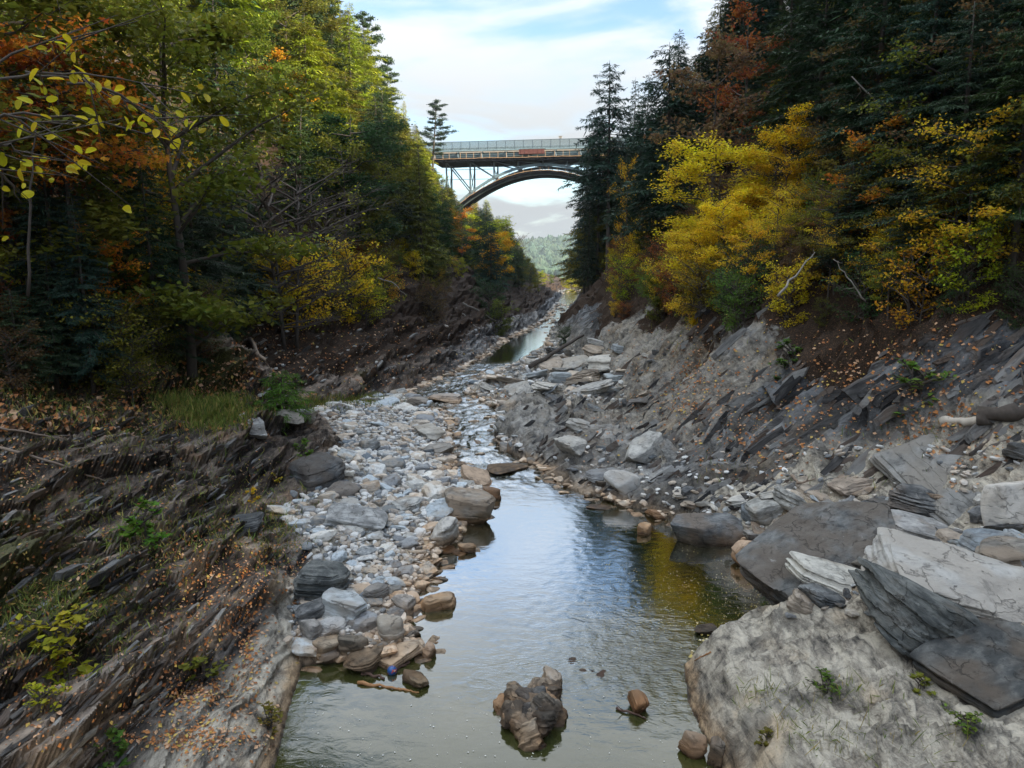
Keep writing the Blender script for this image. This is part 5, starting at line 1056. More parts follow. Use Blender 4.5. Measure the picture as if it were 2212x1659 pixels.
# bedding plates: jagged slate edges standing out of both walls
MAT['ledge'] = rock_mat('ledge_slate', (0.016, 0.016, 0.018), (0.075, 0.073, 0.072), (0.26, 0.26, 0.25), (0.13, 0.09, 0.065), 0.55, island=True, vein=.2, gr=1.4)
MAT['plate'] = rock_mat('slate_plate', (0.018, 0.018, 0.020), (0.085, 0.083, 0.082), (0.28, 0.28, 0.27), (0.14, 0.10, 0.075), 0.5, vein=.3, gr=1.2)
def plate_shape(r, k=6):
    a = np.sort(r.random(k)+np.arange(k))/k*2*math.pi; e = .5/np.maximum(np.abs(np.cos(a)), np.abs(np.sin(a)))**.85*r.uniform(.75, 1.1, k)
    top = np.stack([np.cos(a)*e, np.sin(a)*e, .5+.25*r.normal(size=k)*.4], 1); bot = top*np.array([1, 1, 0])*r.uniform(.8, 1.1)+np.array([r.normal()*.06, r.normal()*.06, -.5])
    return np.vstack([top, bot])
PF4 = np.array([[i, (i+1) % 6, 6+(i+1) % 6, 6+i] for i in range(6)])[:, ::-1]; PF6 = np.array([[0, 1, 2, 3, 4, 5], [11, 10, 9, 8, 7, 6]])
pg = G(); pm_ = []; r = np.random.default_rng(31)
pm_ = [mesh('rock_slab', plate_shape(r), [PF4, PF6], [MAT['plate']], False) for _ in range(8)]
np_ = 0; nparts = 0
def plates(n, u0, v0, u1, v1, L0, L1, test, partp):
    global np_, nparts
    for _ in range(n):
        q = hit(r.uniform(u0, u1), r.uniform(v0, v1), False)
        if q is None or q[0].z < .12: continue
        l, nn = q; 
        if not test(l, nn): continue
        Pn = np.array([[l.x, l.y, l.z]]); nb, t, bb = frame(Pn); nb, t, bb = nb[0], t[0], bb[0]
        n3 = np.array(nn)
        j = r.normal(size=3)*.10; t = t+j; t /= np.linalg.norm(t); nb = nb-t*nb.dot(t)+r.normal(size=3)*.08; nb -= t*nb.dot(t); nb /= np.linalg.norm(nb); bb = np.cross(nb, t)
        if bb.dot(n3) < 0: bb = -bb; nb = -nb
        sc = (1+l.y/55); L = r.uniform(L0, L1)*sc; T = L*r.uniform(.03, .10); Wd = L*r.uniform(.16, .36)
        M3 = np.stack([t*L, bb*Wd, nb*T], 1); c = Pn[0]+n3*T*.2-bb*Wd*r.uniform(.28, .47)
        if nparts < 290 and L > partp*sc:
            o = ob('rock_slab', pm_[r.integers(0, 8)], ground); Mx = Matrix(np.hstack([M3, c[:, None]]).tolist()+[[0, 0, 0, 1]]); o.matrix_local = Mx; nparts += 1
        else: pg.add(plate_shape(r)@M3.T+c, [PF4, PF6])
        np_ += 1
def t_left(l, n): return l.x < ip(l.y, toL)-np.interp(l.y, [8, 12, 15, 18, 19], [2.6, 2.0, 1.1, .6, .2]) and zones(np.array([l.x]), np.array([l.y]))[0][0] < .8
def t_right(l, n): return l.x > ip(l.y, toR)-1.0 and zones(np.array([l.x]), np.array([l.y]))[0][0] < .85
plates(800, 0, 900, 700, 1659, .18, .8, t_left, .62)
plates(160, 520, 700, 1150, 880, .35, 1.0, t_left, .9)
plates(260, 1180, 660, 2212, 1080, .3, 1.3, t_right, .9)
plates(300, 1120, 860, 1700, 1110, .25, .8, lambda l, n: l.x > ip(l.y, shR)+.2, .85)
tag(ob('slate_ledges', pg.mesh('slate_ledges', MAT['ledge'])), 'thin jagged slate edges standing out of both gorge walls', 'slate ledges', kind='stuff')

# ---------------------------------------------------------------- steel arch bridge
MAT['steel'] = simple('painted_bridge_steel', (0.10, 0.135, 0.15), 0.55, 0.1, 0.3, 1.0)
MAT['steel_pale'] = simple('pale_blue_grey_girder', (0.17, 0.25, 0.28), 0.55, 0.1, 0.25, .6)
MAT['tarp'] = simple('black_tarpaulin', (0.006, 0.007, 0.009), 0.9, 0, 0.4, .8)
for _m in ('tarp',): MAT[_m].node_tree.nodes['Principled BSDF'].inputs['Specular IOR Level'].default_value = .1
MAT['plank'] = simple('timber_edge', (0.42, 0.28, 0.17), 0.8, 0, 0.35, 2)
MAT['redsteel'] = simple('red_brown_panel', (0.13, 0.045, 0.035), 0.7, 0, 0.3, 1.5)
MAT['concrete'] = simple('abutment_concrete', (0.33, 0.31, 0.28), 0.85, 0, 0.25, .5)
def mesh_mat():
    m, t, b, o = newmat('safety_fence_mesh'); g = t.nodes.new('ShaderNodeTexCoord').outputs['Object']
    n = noise(t, smap(t, g, (1, 1, 1)), 1.2, 3)
    t.links.new(mix(t, n, (0.10, 0.15, 0.17), (0.20, 0.27, 0.30)), b.inputs['Base Color']); b.inputs['Roughness'].default_value = .6
    tr = t.nodes.new('ShaderNodeBsdfTransparent'); ms = t.nodes.new('ShaderNodeMixShader'); ms.inputs[0].default_value = .55
    t.links.new(tr.outputs[0], ms.inputs[1]); t.links.new(b.outputs[0], ms.inputs[2]); t.links.new(ms.outputs[0], o.inputs[0]); return m
MAT['fence'] = mesh_mat()
YB, PSI = 250.0, math.radians(8.6)
BC = WY(1172, 345, YB); BD = np.array([math.cos(PSI), -math.sin(PSI), 0])
def onb(u, v):                               # picture point -> (s along the bridge, z)
    d = ray(u, v); nrm = np.array([math.sin(PSI), math.cos(PSI), 0]); o = np.array([0, 0, CAMZ])
    t = (BC-o).dot(nrm)/d.dot(nrm); p = o+d*t; return float((p-BC).dot(BD)), float(p[2])
br = root('arch_bridge', (BC[0], BC[1], 0), (0, 0, -PSI)); tag(br, 'grey steel arch bridge under repair crossing high over the gorge with fence and hanging platform', 'bridge')
zft, zfb = onb(1085, 304)[1], onb(1085, 324)[1]; zpt, zpb = onb(1085, 343)[1], onb(1085, 363)[1]
zpb = zpt-1.05
zpipe = onb(1085, 325.5)[1]; s0, s1 = -56, 62
def bpart(name, g, mat, parent=None): return ob(name, g.mesh(name, MAT[mat]), parent or br)
g = G(); g.box(((s0+s1)/2, 6, zfb-.55), (s1-s0, 13, .5)); bpart('deck', g, 'concrete')
for yy_ in (.35, 3.6, 8.4, 11.7):
    g = G(); g.box(((s0+s1)/2, yy_, zfb-1.5), (s1-s0, .4, 1.3)); g.box(((s0+s1)/2, yy_, zfb-.86), (s1-s0, .7, .07)); g.box(((s0+s1)/2, yy_, zfb-2.17), (s1-s0, .7, .07)); bpart('girder', g, 'steel_pale' if yy_ < 1 else 'steel')
for yy_ in (-.45, 12.4):
    f = bpart('safety_fence', (lambda g: (g.box(((s0+s1)/2, yy_, zft), (s1-s0, .10, .10)), g.box(((s0+s1)/2, yy_, zfb+.12), (s1-s0, .10, .10)), g.box(((s0+s1)/2, yy_, zfb+.75), (s1-s0, .05, .06)), g)[-1])(G()), 'steel')
    n = 0
    for s in np.arange(s0, s1+.1, 3.1):
        g = G(); g.box((0, 0, 0), (.11, .14, zft-zfb)); 
        if n == 0: pm = g.mesh('fence_post', MAT['steel']); q = G(); q.box((0, 0, 0), (3.0-.02, .025, zft-zfb-.1)); mm = q.mesh('fence_mesh', MAT['fence'])
        ob('fence_post', pm, f, (s, yy_, (zft+zfb)/2)); n += 1
        if s+3 < s1: ob('fence_mesh', mm, f, (s+1.55, yy_+.02, (zft+zfb)/2))
g = G(); g.tube([(s0, -1.2, zpipe), (s1, -1.2, zpipe)], .22, 10); bpart('pipe', g, 'steel_pale')
g = G(); g.tube([(s0, -1.0, zpipe-1.25), (s1, -1.0, zpipe-1.25)], .10, 8); bpart('pipe', g, 'steel_pale')
for s in np.arange(-54, 60, 8.4):
    g = G(); g.bar((s, -1.9, zpt+.2), (s-.7, -.2, zfb-.3), .35, .3); g.box((s, -.9, zpipe-.5), (.25, 1.8, .3)); g.bar((s+.3, -1.6, zpt), (s-2.2, -.5, zfb-.8), .2, .2); bpart('bracket', g, 'steel')
# hanging work platform with tarpaulin skirt, timber edge and posts
xs = np.linspace(-38, 50, 60); R3 = np.random.default_rng(9); wob = .12*np.sin(xs*.22)+.10*R3.normal(size=60)
for yy_ in (-2.2, 11.4):
    for lo, hi, nm, mt, dy in ((zpb, zpt, 'tarpaulin', 'tarp', 0),):
        V = []; 
        for i, s in enumerate(xs):
            w_ = .12*math.sin(s*1.9)
            V += [(s, yy_+w_, lo+.15*abs(math.sin(s*.19))), (s, yy_+w_+.04, hi+wob[i]*.4)]
        n_ = len(xs); fr = np.arange(n_-1)*2
        Fq = np.stack([fr, fr+2, fr+3, fr+1], 1); V = np.array(V); V2 = V+np.array([0, .05, 0])
        ob(nm, mesh(nm, np.vstack([V, V2]), [Fq, Fq[:, ::-1]+len(V)], [MAT[mt]]), br)
g = G(); g.box((6, 4.6, zpb+.25), (88, 13.5, .12)); bpart('platform_floor', g, 'tarp')
g = G()
for i in range(len(xs)-1): g.bar((xs[i], -2.34, zpt+wob[i]*.4+.03), (xs[i+1], -2.34, zpt+wob[i+1]*.4+.03), .12, .16)
bpart('timber_edge', g, 'plank')
g = G(); g.box((0, 0, 0), (.14, .14, 1.9)); pmesh = g.mesh('platform_post', MAT['plank'])
for s in np.arange(-37, 49, 2.75): ob('platform_post', pmesh, br, (s+.3*R3.normal(), -2.2, zpt+.9))
g = G(); g.box((6, 1.4, zpt+1.0), (88, .10, 2.2)); bpart('dark_gap_sheet', g, 'tarp')  # black sheet put in for the dark gap behind the posts
sa, za = onb(1165, 334); g = G(); g.box((7.5*0+onb(1150, 330)[0], -2.05, zpt+1.75), (8.6, .9, 1.5)); 
for k_ in range(6): g.box((onb(1150, 330)[0]-3.6+k_*1.45, -2.53, zpt+1.75), (.12, .1, 1.5))
bpart('site_container', g, 'redsteel')
g = G(); g.box((onb(1150, 330)[0]+.3, -2.0, zpt+2.72), (9.0, 1.1, .25)); bpart('canvas_cover', g, 'steel_pale')
ls, lz = onb(1211, 297); lamp = G(); lamp.box((ls, -.3, lz), (1.0, .8, .5)); lamp.box((ls, -.3, lz+.32), (1.25, .95, .12)); lamp.box((ls, -.3, (lz+zft)/2-.1), (.12, .12, max(.3, lz-zft))); bpart('lamp_box', lamp, 'concrete')
# arch ribs
uc = lambda s: onb(1174, 355)[1]-0.00238*(s/.163)**2*.163*0.98
lc = lambda s: onb(1171, 373.5)[1]-65*(s/28.6)**2*.163
for yy_ in (0.4, 8.2):
    S = np.linspace(-29.5, 29.5, 30); g = G()
    for a, b in zip(S[:-1], S[1:]): g.bar((a, yy_, uc(a)), (b+.05, yy_, uc(b)), .55, .85)
    bpart('upper_chord', g, 'steel_pale' if yy_ < 1 else 'steel')
    S = np.linspace(-31, 31, 24); g = G()
    for a, b in zip(S[:-1], S[1:]): g.bar((a, yy_, lc(a)-.2), (b+.05, yy_, lc(b)-.2), .6, .9)
    bpart('lower_chord', g, 'steel')
    P_ = [k*8.4 for k in range(-5, 6)]
    for s in P_:
        zt = zpt+.4
        zb = uc(s) if abs(s) < 29 else max(gz(*(BC+BD*s)[:2])[0]-1, 20)
        if zt-zb > .6: g = G(); g.box((s, yy_, (zt+zb)/2), (.5, .45, zt-zb)); g.box((s, yy_, zb+.15), (.9, .7, .5)) if abs(s) < 29 else None; bpart('spandrel_column', g, 'steel')
        if abs(s) < 26: g = G(); g.bar((s, yy_, uc(s)), (s, yy_, lc(s)), .3, .3, (1, 0, 0)); bpart('web_strut', g, 'steel')
    for s in P_:
        t2 = s+8.4 if s < 0 else s-8.4
        if s == 0: continue
        if abs(t2) < 29: g = G(); g.bar((s, yy_, zpb+.3), (t2, yy_, uc(t2)+.3), .38, .38); bpart('diagonal_brace', g, 'steel')
    for k_ in range(-13, 13):
        a, b = k_*2.2, (k_+1)*2.2
        g = G(); g.bar((a, yy_, uc(a)-.3), (b, yy_, lc(b)+.2), .12, .12) if k_ % 2 else g.bar((a, yy_, lc(a)+.2), (b, yy_, uc(b)-.3), .12, .12)
        bpart('lattice_bar', g, 'steel')
for s in [k*8.4 for k in range(-4, 5)]:
    g = G(); zz_ = zpb-1.0
    if abs(s) > 8: g.bar((s, .4, zz_-.5), (s, 8.2, min(uc(s), zz_)-.5), .2, .2); g.bar((s, 8.2, zz_-.5), (s, .4, min(uc(s), zz_)-.5), .2, .2)
    g.bar((s, .4, uc(s)), (s, 8.2, uc(s)), .35, .35); bpart('cross_brace', g, 'steel')
for s_a in (-33.6, -25.2):
    for zz_ in (zpb-2.2, zpb-5.5):
        g = G(); g.bar((s_a, .4, zz_), (s_a+8.4, .4, zz_), .14, .16); bpart('horizontal_rail', g, 'steel')
# wrapped shroud that follows the underside of the arch
S = np.linspace(-31, 31, 44); V = []; R4 = np.random.default_rng(4); hh_ = .85+.04*R4.normal(size=44)
for i, s in enumerate(S):
    z1 = lc(s)+.75+.06*R4.normal(); z0 = z1-hh_[i]-.25*min(1, abs(s)/20)
    V += [(s, -.9, z0), (s, -.9+.1*math.sin(i*2.1), z1), (s, 9.4, z0), (s, 9.4, z1)]
fr = np.arange(43)*4
Fs = np.vstack([np.stack([fr, fr+4, fr+5, fr+1], 1), np.stack([fr+2, fr+3, fr+7, fr+6], 1), np.stack([fr, fr+2, fr+6, fr+4], 1)])
ob('arch_shroud', mesh('arch_shroud', V, Fs, [MAT['tarp']]), br)
g = G()
for i in range(43): g.bar((S[i], -1.0, V[i*4+1][2]+.06), (S[i+1], -1.0, V[i*4+5][2]+.06), .12, .16)
bpart('timber_edge', g, 'plank')
g = G(); g.box((0, 0, 0), (.10, .10, 1.1)); sm_ = g.mesh('shroud_post', MAT['plank'])
for i in range(1, 43, 2): ob('shroud_post', sm_, br, (S[i], -.95, V[i*4+1][2]+.4))
for sx in (-1, 1):
    g = G(); sc_ = sx*33; g.box((sc_, 6, lc(31)-2.5), (5, 15, 7)); g.box((sc_+sx*1.5, 6, lc(31)-5), (6, 17, 4)); bpart('arch_footing', g, 'concrete')
    g = G(); g.box((sx*47+2, 6, zfb-6), (5, 14, 10)); bpart('abutment', g, 'concrete')

# ---------------------------------------------------------------- far hill with its forest
MAT['farwood'] = leaf_mat('far_forest', .2, 2.2)
hx = np.linspace(-2000, 3000, 160); hy = np.linspace(1500, 4600, 70); hxx, hyy = np.meshgrid(hx, hy); HX, HY = hxx.ravel(), hyy.ravel()
hz = 122*np.exp(-((HX-360)/1300)**2)*sst(1700, 3100, HY)+46*fbm(np.stack([HX*.0009, HY*.0008, 0*HX], 1), 3)*sst(1700, 2800, HY)-2
ii = np.arange(len(HX)).reshape(hxx.shape)
MAT['meadow'] = simple('far_valley_floor', (.10, .14, .05), .9, 0, .4, .02)
tag(ob('far_hill', mesh('far_hill', np.stack([HX, HY, hz], 1), np.stack([ii[:-1, :-1], ii[:-1, 1:], ii[1:, 1:], ii[1:, :-1]], -1).reshape(-1, 4), [MAT['meadow']], True)), 'long low wooded hill closing the valley', 'hill', kind='structure')
g = G(); g.box((0, 0, -3.5), (12000, 12000, .5)); V = np.array([(-6000, -6000, -3), (6000, -6000, -3), (6000, 6000, -3), (-6000, 6000, -3)], float)
tag(ob('valley_ground', mesh('valley_ground', V, np.array([[0, 1, 2, 3]]), [MAT['meadow']])), 'valley ground reaching to the horizon', 'ground', kind='structure')
r = np.random.default_rng(12); bmx = bmesh.new(); bmesh.ops.create_icosphere(bmx, subdivisions=1, radius=1); iv = np.array([v.co for v in bmx.verts]); fi = np.array([[v.index for v in f.verts] for f in bmx.faces]); bmx.free()
n = 12000; px = r.uniform(-420, 760, n); py = r.uniform(1750, 3300, n)
pz = 122*np.exp(-((px-360)/1300)**2)*sst(1700, 3100, py)+46*fbm(np.stack([px*.0009, py*.0008, 0*px], 1), 3)*sst(1700, 2800, py)-2
s_ = r.uniform(7, 14, n); tall = r.uniform(.9, 1.7, n)
V = iv[None]*(s_[:, None, None]*np.stack([np.ones(n), np.ones(n), tall], 1)[:, None, :])*(1+.25*r.normal(size=(n, len(iv), 1)))+np.stack([px, py, pz+s_*.6], 1)[:, None]
F = (fi[None]+(np.arange(n)*len(iv))[:, None, None]).reshape(-1, 3)
o = ob('far_forest', mesh('far_forest', V.reshape(-1, 3), F, [MAT['farwood']])); o.color = (.05, .09, .05, 1)
tag(o, 'hazy blue green autumn forest covering the far hill', 'forest', kind='stuff')

# ---------------------------------------------------------------- litter, grass, driftwood and small things
def scatter_quads(name, n, pick, size, cols, label, lift=.02, flat=.6, mat='leafstuff'):
    r = np.random.default_rng(abs(hash(name)) % 1000 if False else len(name)*7+n % 97); P = []; Q = []
    for _ in range(n):
        p = pick(r)
        if p is not None: P.append(p[0]); Q.append(p[1])
    P = np.array(P); Q = np.array(Q); m = len(P); Rm = rrot(r, m, flat); sz = size*(.35+1.5*r.random(m)**2)
    Rm[:, :, 2] = Q*.8+Rm[:, :, 2]*.5; Rm[:, :, 2] /= np.linalg.norm(Rm[:, :, 2], axis=1)[:, None]
    a = Rm[:, :, 0]-Rm[:, :, 2]*(Rm[:, :, 0]*Rm[:, :, 2]).sum(1)[:, None]; a /= np.linalg.norm(a, axis=1)[:, None]; b = np.cross(Rm[:, :, 2], a)
    T = np.array([[-.5, 0, 0], [0, -.34, .1], [.5, 0, -.02], [0, .34, .1]])
    V = P[:, None]+Q[:, None]*lift+(T[None, :, 0:1]*a[:, None]+T[None, :, 1:2]*b[:, None]+T[None, :, 2:3]*Rm[:, None, :, 2])*sz[:, None, None]
    return tag(ob(name, mesh(name, V.reshape(-1, 3), np.arange(4*m).reshape(m, 4), [MAT[mat]])), label, name.replace('_', ' '), kind='stuff')
def stuff_mat(name, stops):
    m, t, b, o = newmat(name); g = t.nodes.new('ShaderNodeNewGeometry')
    t.links.new(ramp(t, g.outputs['Random Per Island'], stops, 'CONSTANT'), b.inputs['Base Color']); b.inputs['Roughness'].default_value = .7; return m
MAT['leafstuff'] = stuff_mat('dead_leaves', [(0, (.30, .11, .03)), (.25, (.48, .20, .06)), (.5, (.55, .34, .20)), (.72, (.14, .07, .035)), (.88, (.50, .36, .09))])
MAT['floatleaf'] = stuff_mat('floating_leaves', [(0, (.50, .40, .12)), (.4, (.62, .55, .35)), (.75, (.30, .22, .08))])
MAT['foam'] = simple('foam_flecks', (.7, .7, .66), .8)
MAT['weed'] = stuff_mat('ledge_weeds', [(0, (.12, .17, .02)), (.3, (.22, .26, .04)), (.6, (.34, .27, .07)), (.85, (.08, .14, .02))])
def region_pick(boxes, water=False, zmin=.08, zmax=60):
    def f(r):
        b = boxes[r.integers(0, len(boxes))]; u, v = r.uniform(b[0], b[2]), r.uniform(b[1], b[3]); q = hit(u, v, False)
        if q is None or q[0].z < zmin or q[0].z > zmax: return None
        return np.array(q[0]), np.array(q[1])
    return f
def clump_pick(centres, boxes, sig):
    def f(r):
        if r.random() < .62:
            c = centres[r.integers(0, len(centres))]; u, v = c[0]+r.normal()*c[2]*sig, c[1]+r.normal()*c[3]*sig
        else:
            b = boxes[r.integers(0, len(boxes))]; u, v = r.uniform(b[0], b[2]), r.uniform(b[1], b[3])
        q = hit(u, v, False)
        if q is None or q[0].z < .1: return None
        return np.array(q[0]), np.array(q[1])
    return f
cl = [(645, 1330, 8, 50), (540, 1400, 14, 60), (400, 1600, 90, 12), (380, 1500, 60, 30), (430, 1500, 40, 12), (300, 1230, 120, 60), (420, 1180, 80, 40), (330, 1050, 120, 60), (120, 1290, 80, 40), (560, 1230, 60, 40), (150, 960, 120, 40), (500, 1330, 50, 40), (620, 1200, 30, 40), (430, 1600, 60, 30), (60, 1420, 50, 30), (60, 1000, 50, 60)]
scatter_quads('fallen_leaves', 7500, clump_pick(cl, [(0, 850, 600, 1620)], 1.0), .062, None, 'orange and brown fallen leaves strewn over the left rock ledge')
cr = [(1500, 770, 30, 35), (1490, 815, 30, 30), (1560, 900, 80, 50), (1750, 850, 100, 60), (1900, 800, 100, 50), (2040, 900, 60, 50), (1350, 810, 60, 40), (1650, 960, 80, 40), (1480, 870, 60, 40), (2000, 1000, 60, 30)]
scatter_quads('red_leaf_litter', 3600, clump_pick(cr, [(1250, 680, 2212, 1000)], .8), .10, None, 'red orange leaves caught on the bedding of the right wall')
scatter_quads('scree_leaf_litter', 4500, region_pick([(500, 690, 1100, 860), (0, 780, 560, 930)]), .15, None, 'brown leaf litter on the left scree slope')
def water_pick(boxes, z=.012):
    def f(r):
        b = boxes[r.integers(0, len(boxes))]; p = W(r.uniform(b[0], b[2]), r.uniform(b[1], b[3]), z)
        if p[0] < ip(p[1], shL)+.1 or p[0] > ip(p[1], shR)-.1: return None
        return p, np.array([0, 0, 1.0])
    return f
scatter_quads('floating_leaves', 2200, water_pick([(1250, 1130, 1720, 1340), (1420, 1240, 1700, 1360), (1300, 1200, 1650, 1400)]), .028, None, 'tiny yellow leaf specks floating on the olive pool', .0, 1, 'floatleaf')
scatter_quads('foam_flecks', 170, water_pick([(620, 1500, 1540, 1659)]), .028, None, 'white foam flecks on the near green pool', .0, 1, 'foam')
scatter_quads('leaf_raft', 130, water_pick([(1505, 1345, 1585, 1385), (1490, 1405, 1560, 1425)], .02), .07, None, 'small raft of yellow leaves against the right shore', .01, .6, 'floatleaf')

def grass(name, n, pick, h, label, mat='weed', spread=.35):
    r = np.random.default_rng(n); P = []
    for _ in range(n):
        p = pick(r)
        if p is not None: P.append(p[0])
    P = np.array(P); m = len(P); d = r.normal(size=(m, 3))*spread+np.array([0, 0, 1.0]); hh_ = h*(.4+.9*r.random(m)); s = np.cross(d, r.normal(size=(m, 3))); s /= np.linalg.norm(s, axis=1)[:, None]
    w_ = .007+.010*r.random(m); w_ *= np.clip(P[:, 1]/16, .7, 2.0)
    V = np.stack([P-s*w_[:, None]/2, P+s*w_[:, None]/2, P+d*hh_[:, None]*.6+s*w_[:, None]*.6, P+d*hh_[:, None]*1.0+r.normal(size=(m, 3))*.10*h], 1)
    return tag(ob(name, mesh(name, V.reshape(-1, 3), np.arange(4*m).reshape(m, 4), [MAT[mat]])), label, name.replace('_', ' '), kind='stuff')
def gpick(cs):
    def f(r):
        c = cs[r.integers(0, len(cs))]; q = hit(c[0]+r.normal()*c[2], c[1]+r.normal()*c[3], False)
        return None if q is None or q[0].z < .15 else (np.array(q[0]), np.array(q[1]))
    return f
grass('tall_grass', 9000, gpick([(440, 890, 50, 20), (400, 870, 40, 14), (500, 880, 30, 14), (700, 872, 50, 8), (800, 868, 40, 6), (460, 905, 40, 14)]), .26, 'bright green and straw coloured grass on the shelf by the young conifer')
grass('ledge_weeds', 9000, gpick([(80, 1380, 80, 50), (230, 1330, 90, 50), (120, 1300, 90, 30), (330, 1180, 70, 50), (480, 1130, 70, 40), (330, 930, 100, 30), (150, 900, 100, 30), (80, 860, 80, 30), (500, 1050, 100, 60), (250, 1100, 100, 50), (600, 1150, 30, 40), (350, 800, 60, 30)]), .13, 'thin green and yellow weeds growing over the left ledge', 'weed', .8)
grass('right_bank_weeds', 900, gpick([(1840, 1500, 50, 20), (1800, 1600, 60, 20), (1720, 1560, 40, 30), (1640, 1500, 30, 20), (2000, 1600, 80, 30), (1960, 940, 60, 30), (1560, 1000, 40, 20), (1800, 720, 200, 30), (1450, 730, 60, 20), (1840, 1040, 60, 10)]), .13, 'sparse weeds in cracks of the right bank rock', 'weed', .8)

gp = 'small leafy plants on the ledges'
for i, (u, v, h, tn, lb) in enumerate([(312, 1165, .75, 'bright', 'bright green maple seedling on the dark left ledge'), (140, 1400, .7, 'lime', 'lime green seedling on the weedy left shelf'), (115, 1440, .45, 'lime', 'yellow green sprig below the lime seedling'), (435, 1475, .6, 'olive', 'olive green sprig near the pale shore rock'), (240, 1640, .45, 'leafgreen', 'green sprig at the bottom edge of the left ledge'),
        (88, 1520, .35, 'lime', 'tiny yellow seedling at the lower left'), (655, 985, .6, 'bright', 'green tuft on the dark boulder beside the bar'), (590, 1045, .45, 'yellow', 'small yellow sprig on the ledge left of the bar'), (545, 1080, .4, 'yellow', 'tiny yellow plant above the layered slab'), (1780, 1490, .35, 'leafgreen', 'small green plant rooted in the pale right bank'), (1985, 1490, .3, 'olive', 'olive sprig on the pale right bank'),
        (2090, 1570, .3, 'leafgreen', 'small plant near the thick dark slab'), (1700, 790, .9, 'leafgreen', 'green plant half way up the right wall'), (1970, 850, 1.0, 'leafgreen', 'green bush seedling on the right wall'), (1655, 1600, .25, 'olive', 'tiny sprig on the lower right rock'), (580, 1560, .35, 'olive', 'green sprig on the pale left shore rock')]):
    shrub_px(u, v, h, tn, lb, i, cat='plant', name='plant', kind='plant', group=gp)

def log(pts, rad, label, mat='wood', name='log', cat='log', taper=.5, seed=1, stubs=2, lift=0.5):
    R2 = np.random.default_rng(seed); P = []
    for p in pts:
        q = hit(p[0], p[1]); a = np.array(q[0]); a[2] += rad*lift+(p[2] if len(p) > 2 else 0); P.append(a)
    P = np.array(P); n = 9; t = np.linspace(0, 1, len(P)); T = np.linspace(0, 1, n); Q = np.stack([np.interp(T, t, P[:, k]) for k in range(3)], 1); b = Q[0].copy(); Q = Q-b; Q[1:-1] += R2.normal(size=(n-2, 3))*rad*.35
    g = G(); g.tube(Q, np.linspace(rad, rad*taper, n)*(1+.12*R2.normal(size=n)), 9)
    for j in range(stubs):
        k = R2.integers(2, n-1); g.tube(Q[k]+(R2.normal(size=3)*rad*3+np.array([0, 0, rad*2]))*np.linspace(0, 1, 3)[:, None], [rad*.35, rad*.25, rad*.1], 5)
    o = ob(name, g.mesh(name, MAT[mat], True)); o.location = b; return tag(o, label, cat)
MAT['palewood'] = simple('bleached_wood', (.52, .47, .40), .8, 0, .3, 4); MAT['darkwood'] = simple('dark_wet_wood', (.09, .05, .035), .7, 0, .4, 5); MAT['orangewood'] = simple('orange_stick', (.34, .17, .07), .7, 0, .3, 6)
log([(2030, 925, .1), (2120, 925, .15)], .16, 'short bleached log stub poking out over the huge long slab', 'palewood', seed=1, stubs=0, taper=.9)
log([(2110, 925, .15), (2240, 905, .2)], .24, 'thick dark fallen log above the slabs at the right edge', 'bark', seed=2, stubs=1, taper=.9)
log([(540, 738, .1), (570, 785, .1), (605, 835, .15)], .13, 'bare fallen trunk sliding down the left scree to the young conifer', 'wood', seed=3, stubs=0)
log([(773, 1477), (868, 1490)], .045, 'orange brown stick floating at the edge of the channel', 'orangewood', 'driftwood', 'stick', seed=4, stubs=0)
log([(860, 1489), (905, 1497)], .03, 'short orange stick floating next to the dark triangular stone', 'orangewood', 'driftwood', 'stick', seed=5, stubs=0)
log([(780, 1456), (830, 1468)], .05, 'half sunken reddish log piece by the blue ball', 'darkwood', 'driftwood', 'stick', seed=6, stubs=0)
log([(845, 1452), (885, 1432)], .06, 'dark stub of wood holding the blue ball', 'darkwood', 'driftwood', 'stick', seed=7, stubs=0)
log([(1332, 1532, .02), (1395, 1555, .02)], .03, 'dark red stick lying in the water by the rock blade', 'darkwood', 'driftwood', 'stick', seed=8, stubs=1)
log([(1535, 1412, .03), (1500, 1430, .02)], .02, 'pale stick in the leaf raft on the right shore', 'orangewood', 'driftwood', 'stick', seed=9, stubs=1)
log([(965, 1105, .1), (1000, 1155, .1)], .03, 'thin brown stick leaning on the boulder at the pool head', 'wood', 'driftwood', 'stick', seed=10, stubs=0)
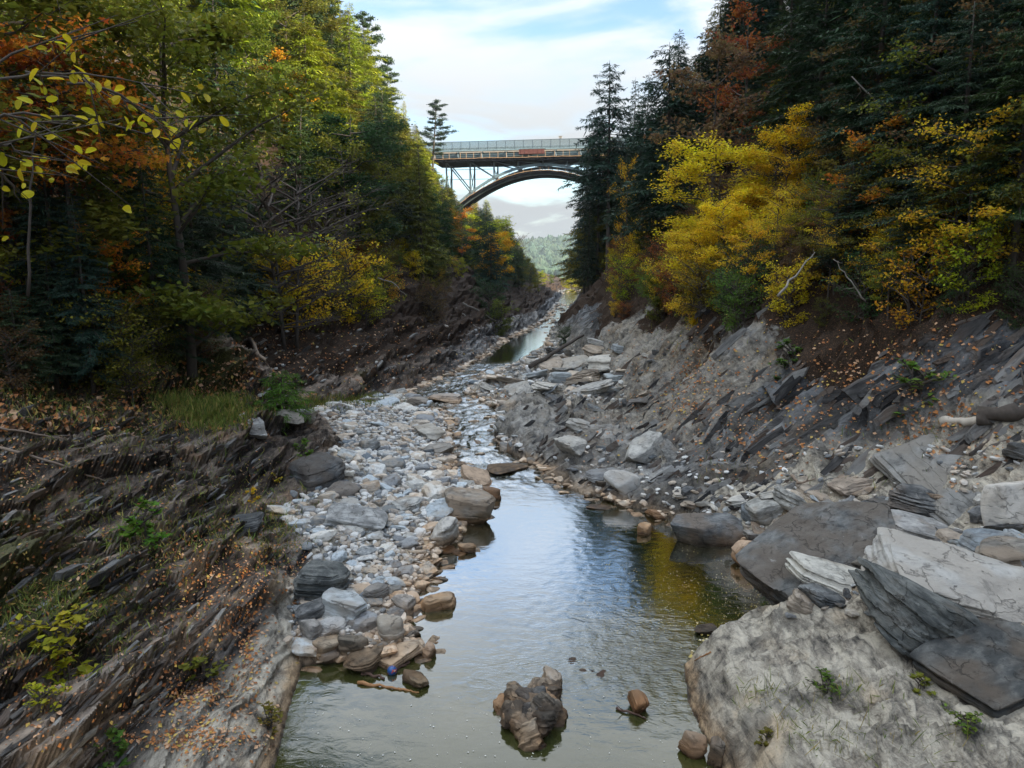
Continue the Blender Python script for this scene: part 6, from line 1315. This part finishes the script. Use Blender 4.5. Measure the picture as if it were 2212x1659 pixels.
log([(1710, 1035, .1), (1725, 1052, .1), (1760, 1048, .2)], .06, 'crooked driftwood branch on the right bench', 'wood', 'driftwood', 'stick', seed=11, stubs=1)
log([(1145, 800, .2), (1260, 745, .8)], .22, 'long dark fallen trunk at the waterside toe of the right wall', 'bark', seed=12, stubs=0, taper=.6)
log([(0, 985, .2), (120, 1010, .1), (240, 1050, .05)], .035, 'tangle of dead brown branches on the left ledge', 'wood', 'dead_branch', 'branch', seed=13, stubs=4)
log([(0, 950, .3), (150, 960, .1)], .03, 'thin dead branch hanging over the left ledge', 'wood', 'dead_branch', 'branch', seed=14, stubs=3)
log([(110, 705, .6), (210, 735, .4)], .03, 'pale thin branch above the bushes at left', 'palewood', 'dead_branch', 'branch', seed=15, stubs=2)
# lost play ball
MAT['ball'] = (lambda: (lambda m, t, b, o: (t.links.new(ramp(t, noise(t, t.nodes.new('ShaderNodeTexCoord').outputs['Object'], 9, 2), [(.0, (.03, .10, .30)), (.56, (.45, .06, .04)), (.62, (.6, .5, .42))], 'CONSTANT'), b.inputs['Base Color']), setattr(b.inputs['Roughness'], 'default_value', .35), m)[-1])(*newmat('blue_ball')))()
bp = W(847, 1455, .0); iv, fi = ico(3); me = mesh('ball', iv*.11, fi, [MAT['ball']], True)
tag(ob('ball', me, None, (bp[0], bp[1], .07)), 'small blue ball with red marks caught by a wood stub in the channel', 'ball')

# ---------------------------------------------------------------- air
hz_m = bpy.data.materials.new('haze'); hz_m.use_nodes = True; t = hz_m.node_tree; t.nodes.clear()
o_ = t.nodes.new('ShaderNodeOutputMaterial'); v_ = t.nodes.new('ShaderNodeVolumePrincipled'); t.links.new(v_.outputs[0], o_.inputs['Volume'])
v_.inputs['Color'].default_value = (.74, .86, .96, 1); v_.inputs['Density'].default_value = 0.0001; v_.inputs['Anisotropy'].default_value = .2
g = G(); g.box((0, 0, 88), (12100, 12100, 190)); hb = ob('haze', g.mesh('haze', hz_m)); tag(hb, 'thin blue autumn haze filling the valley', 'haze', kind='stuff')
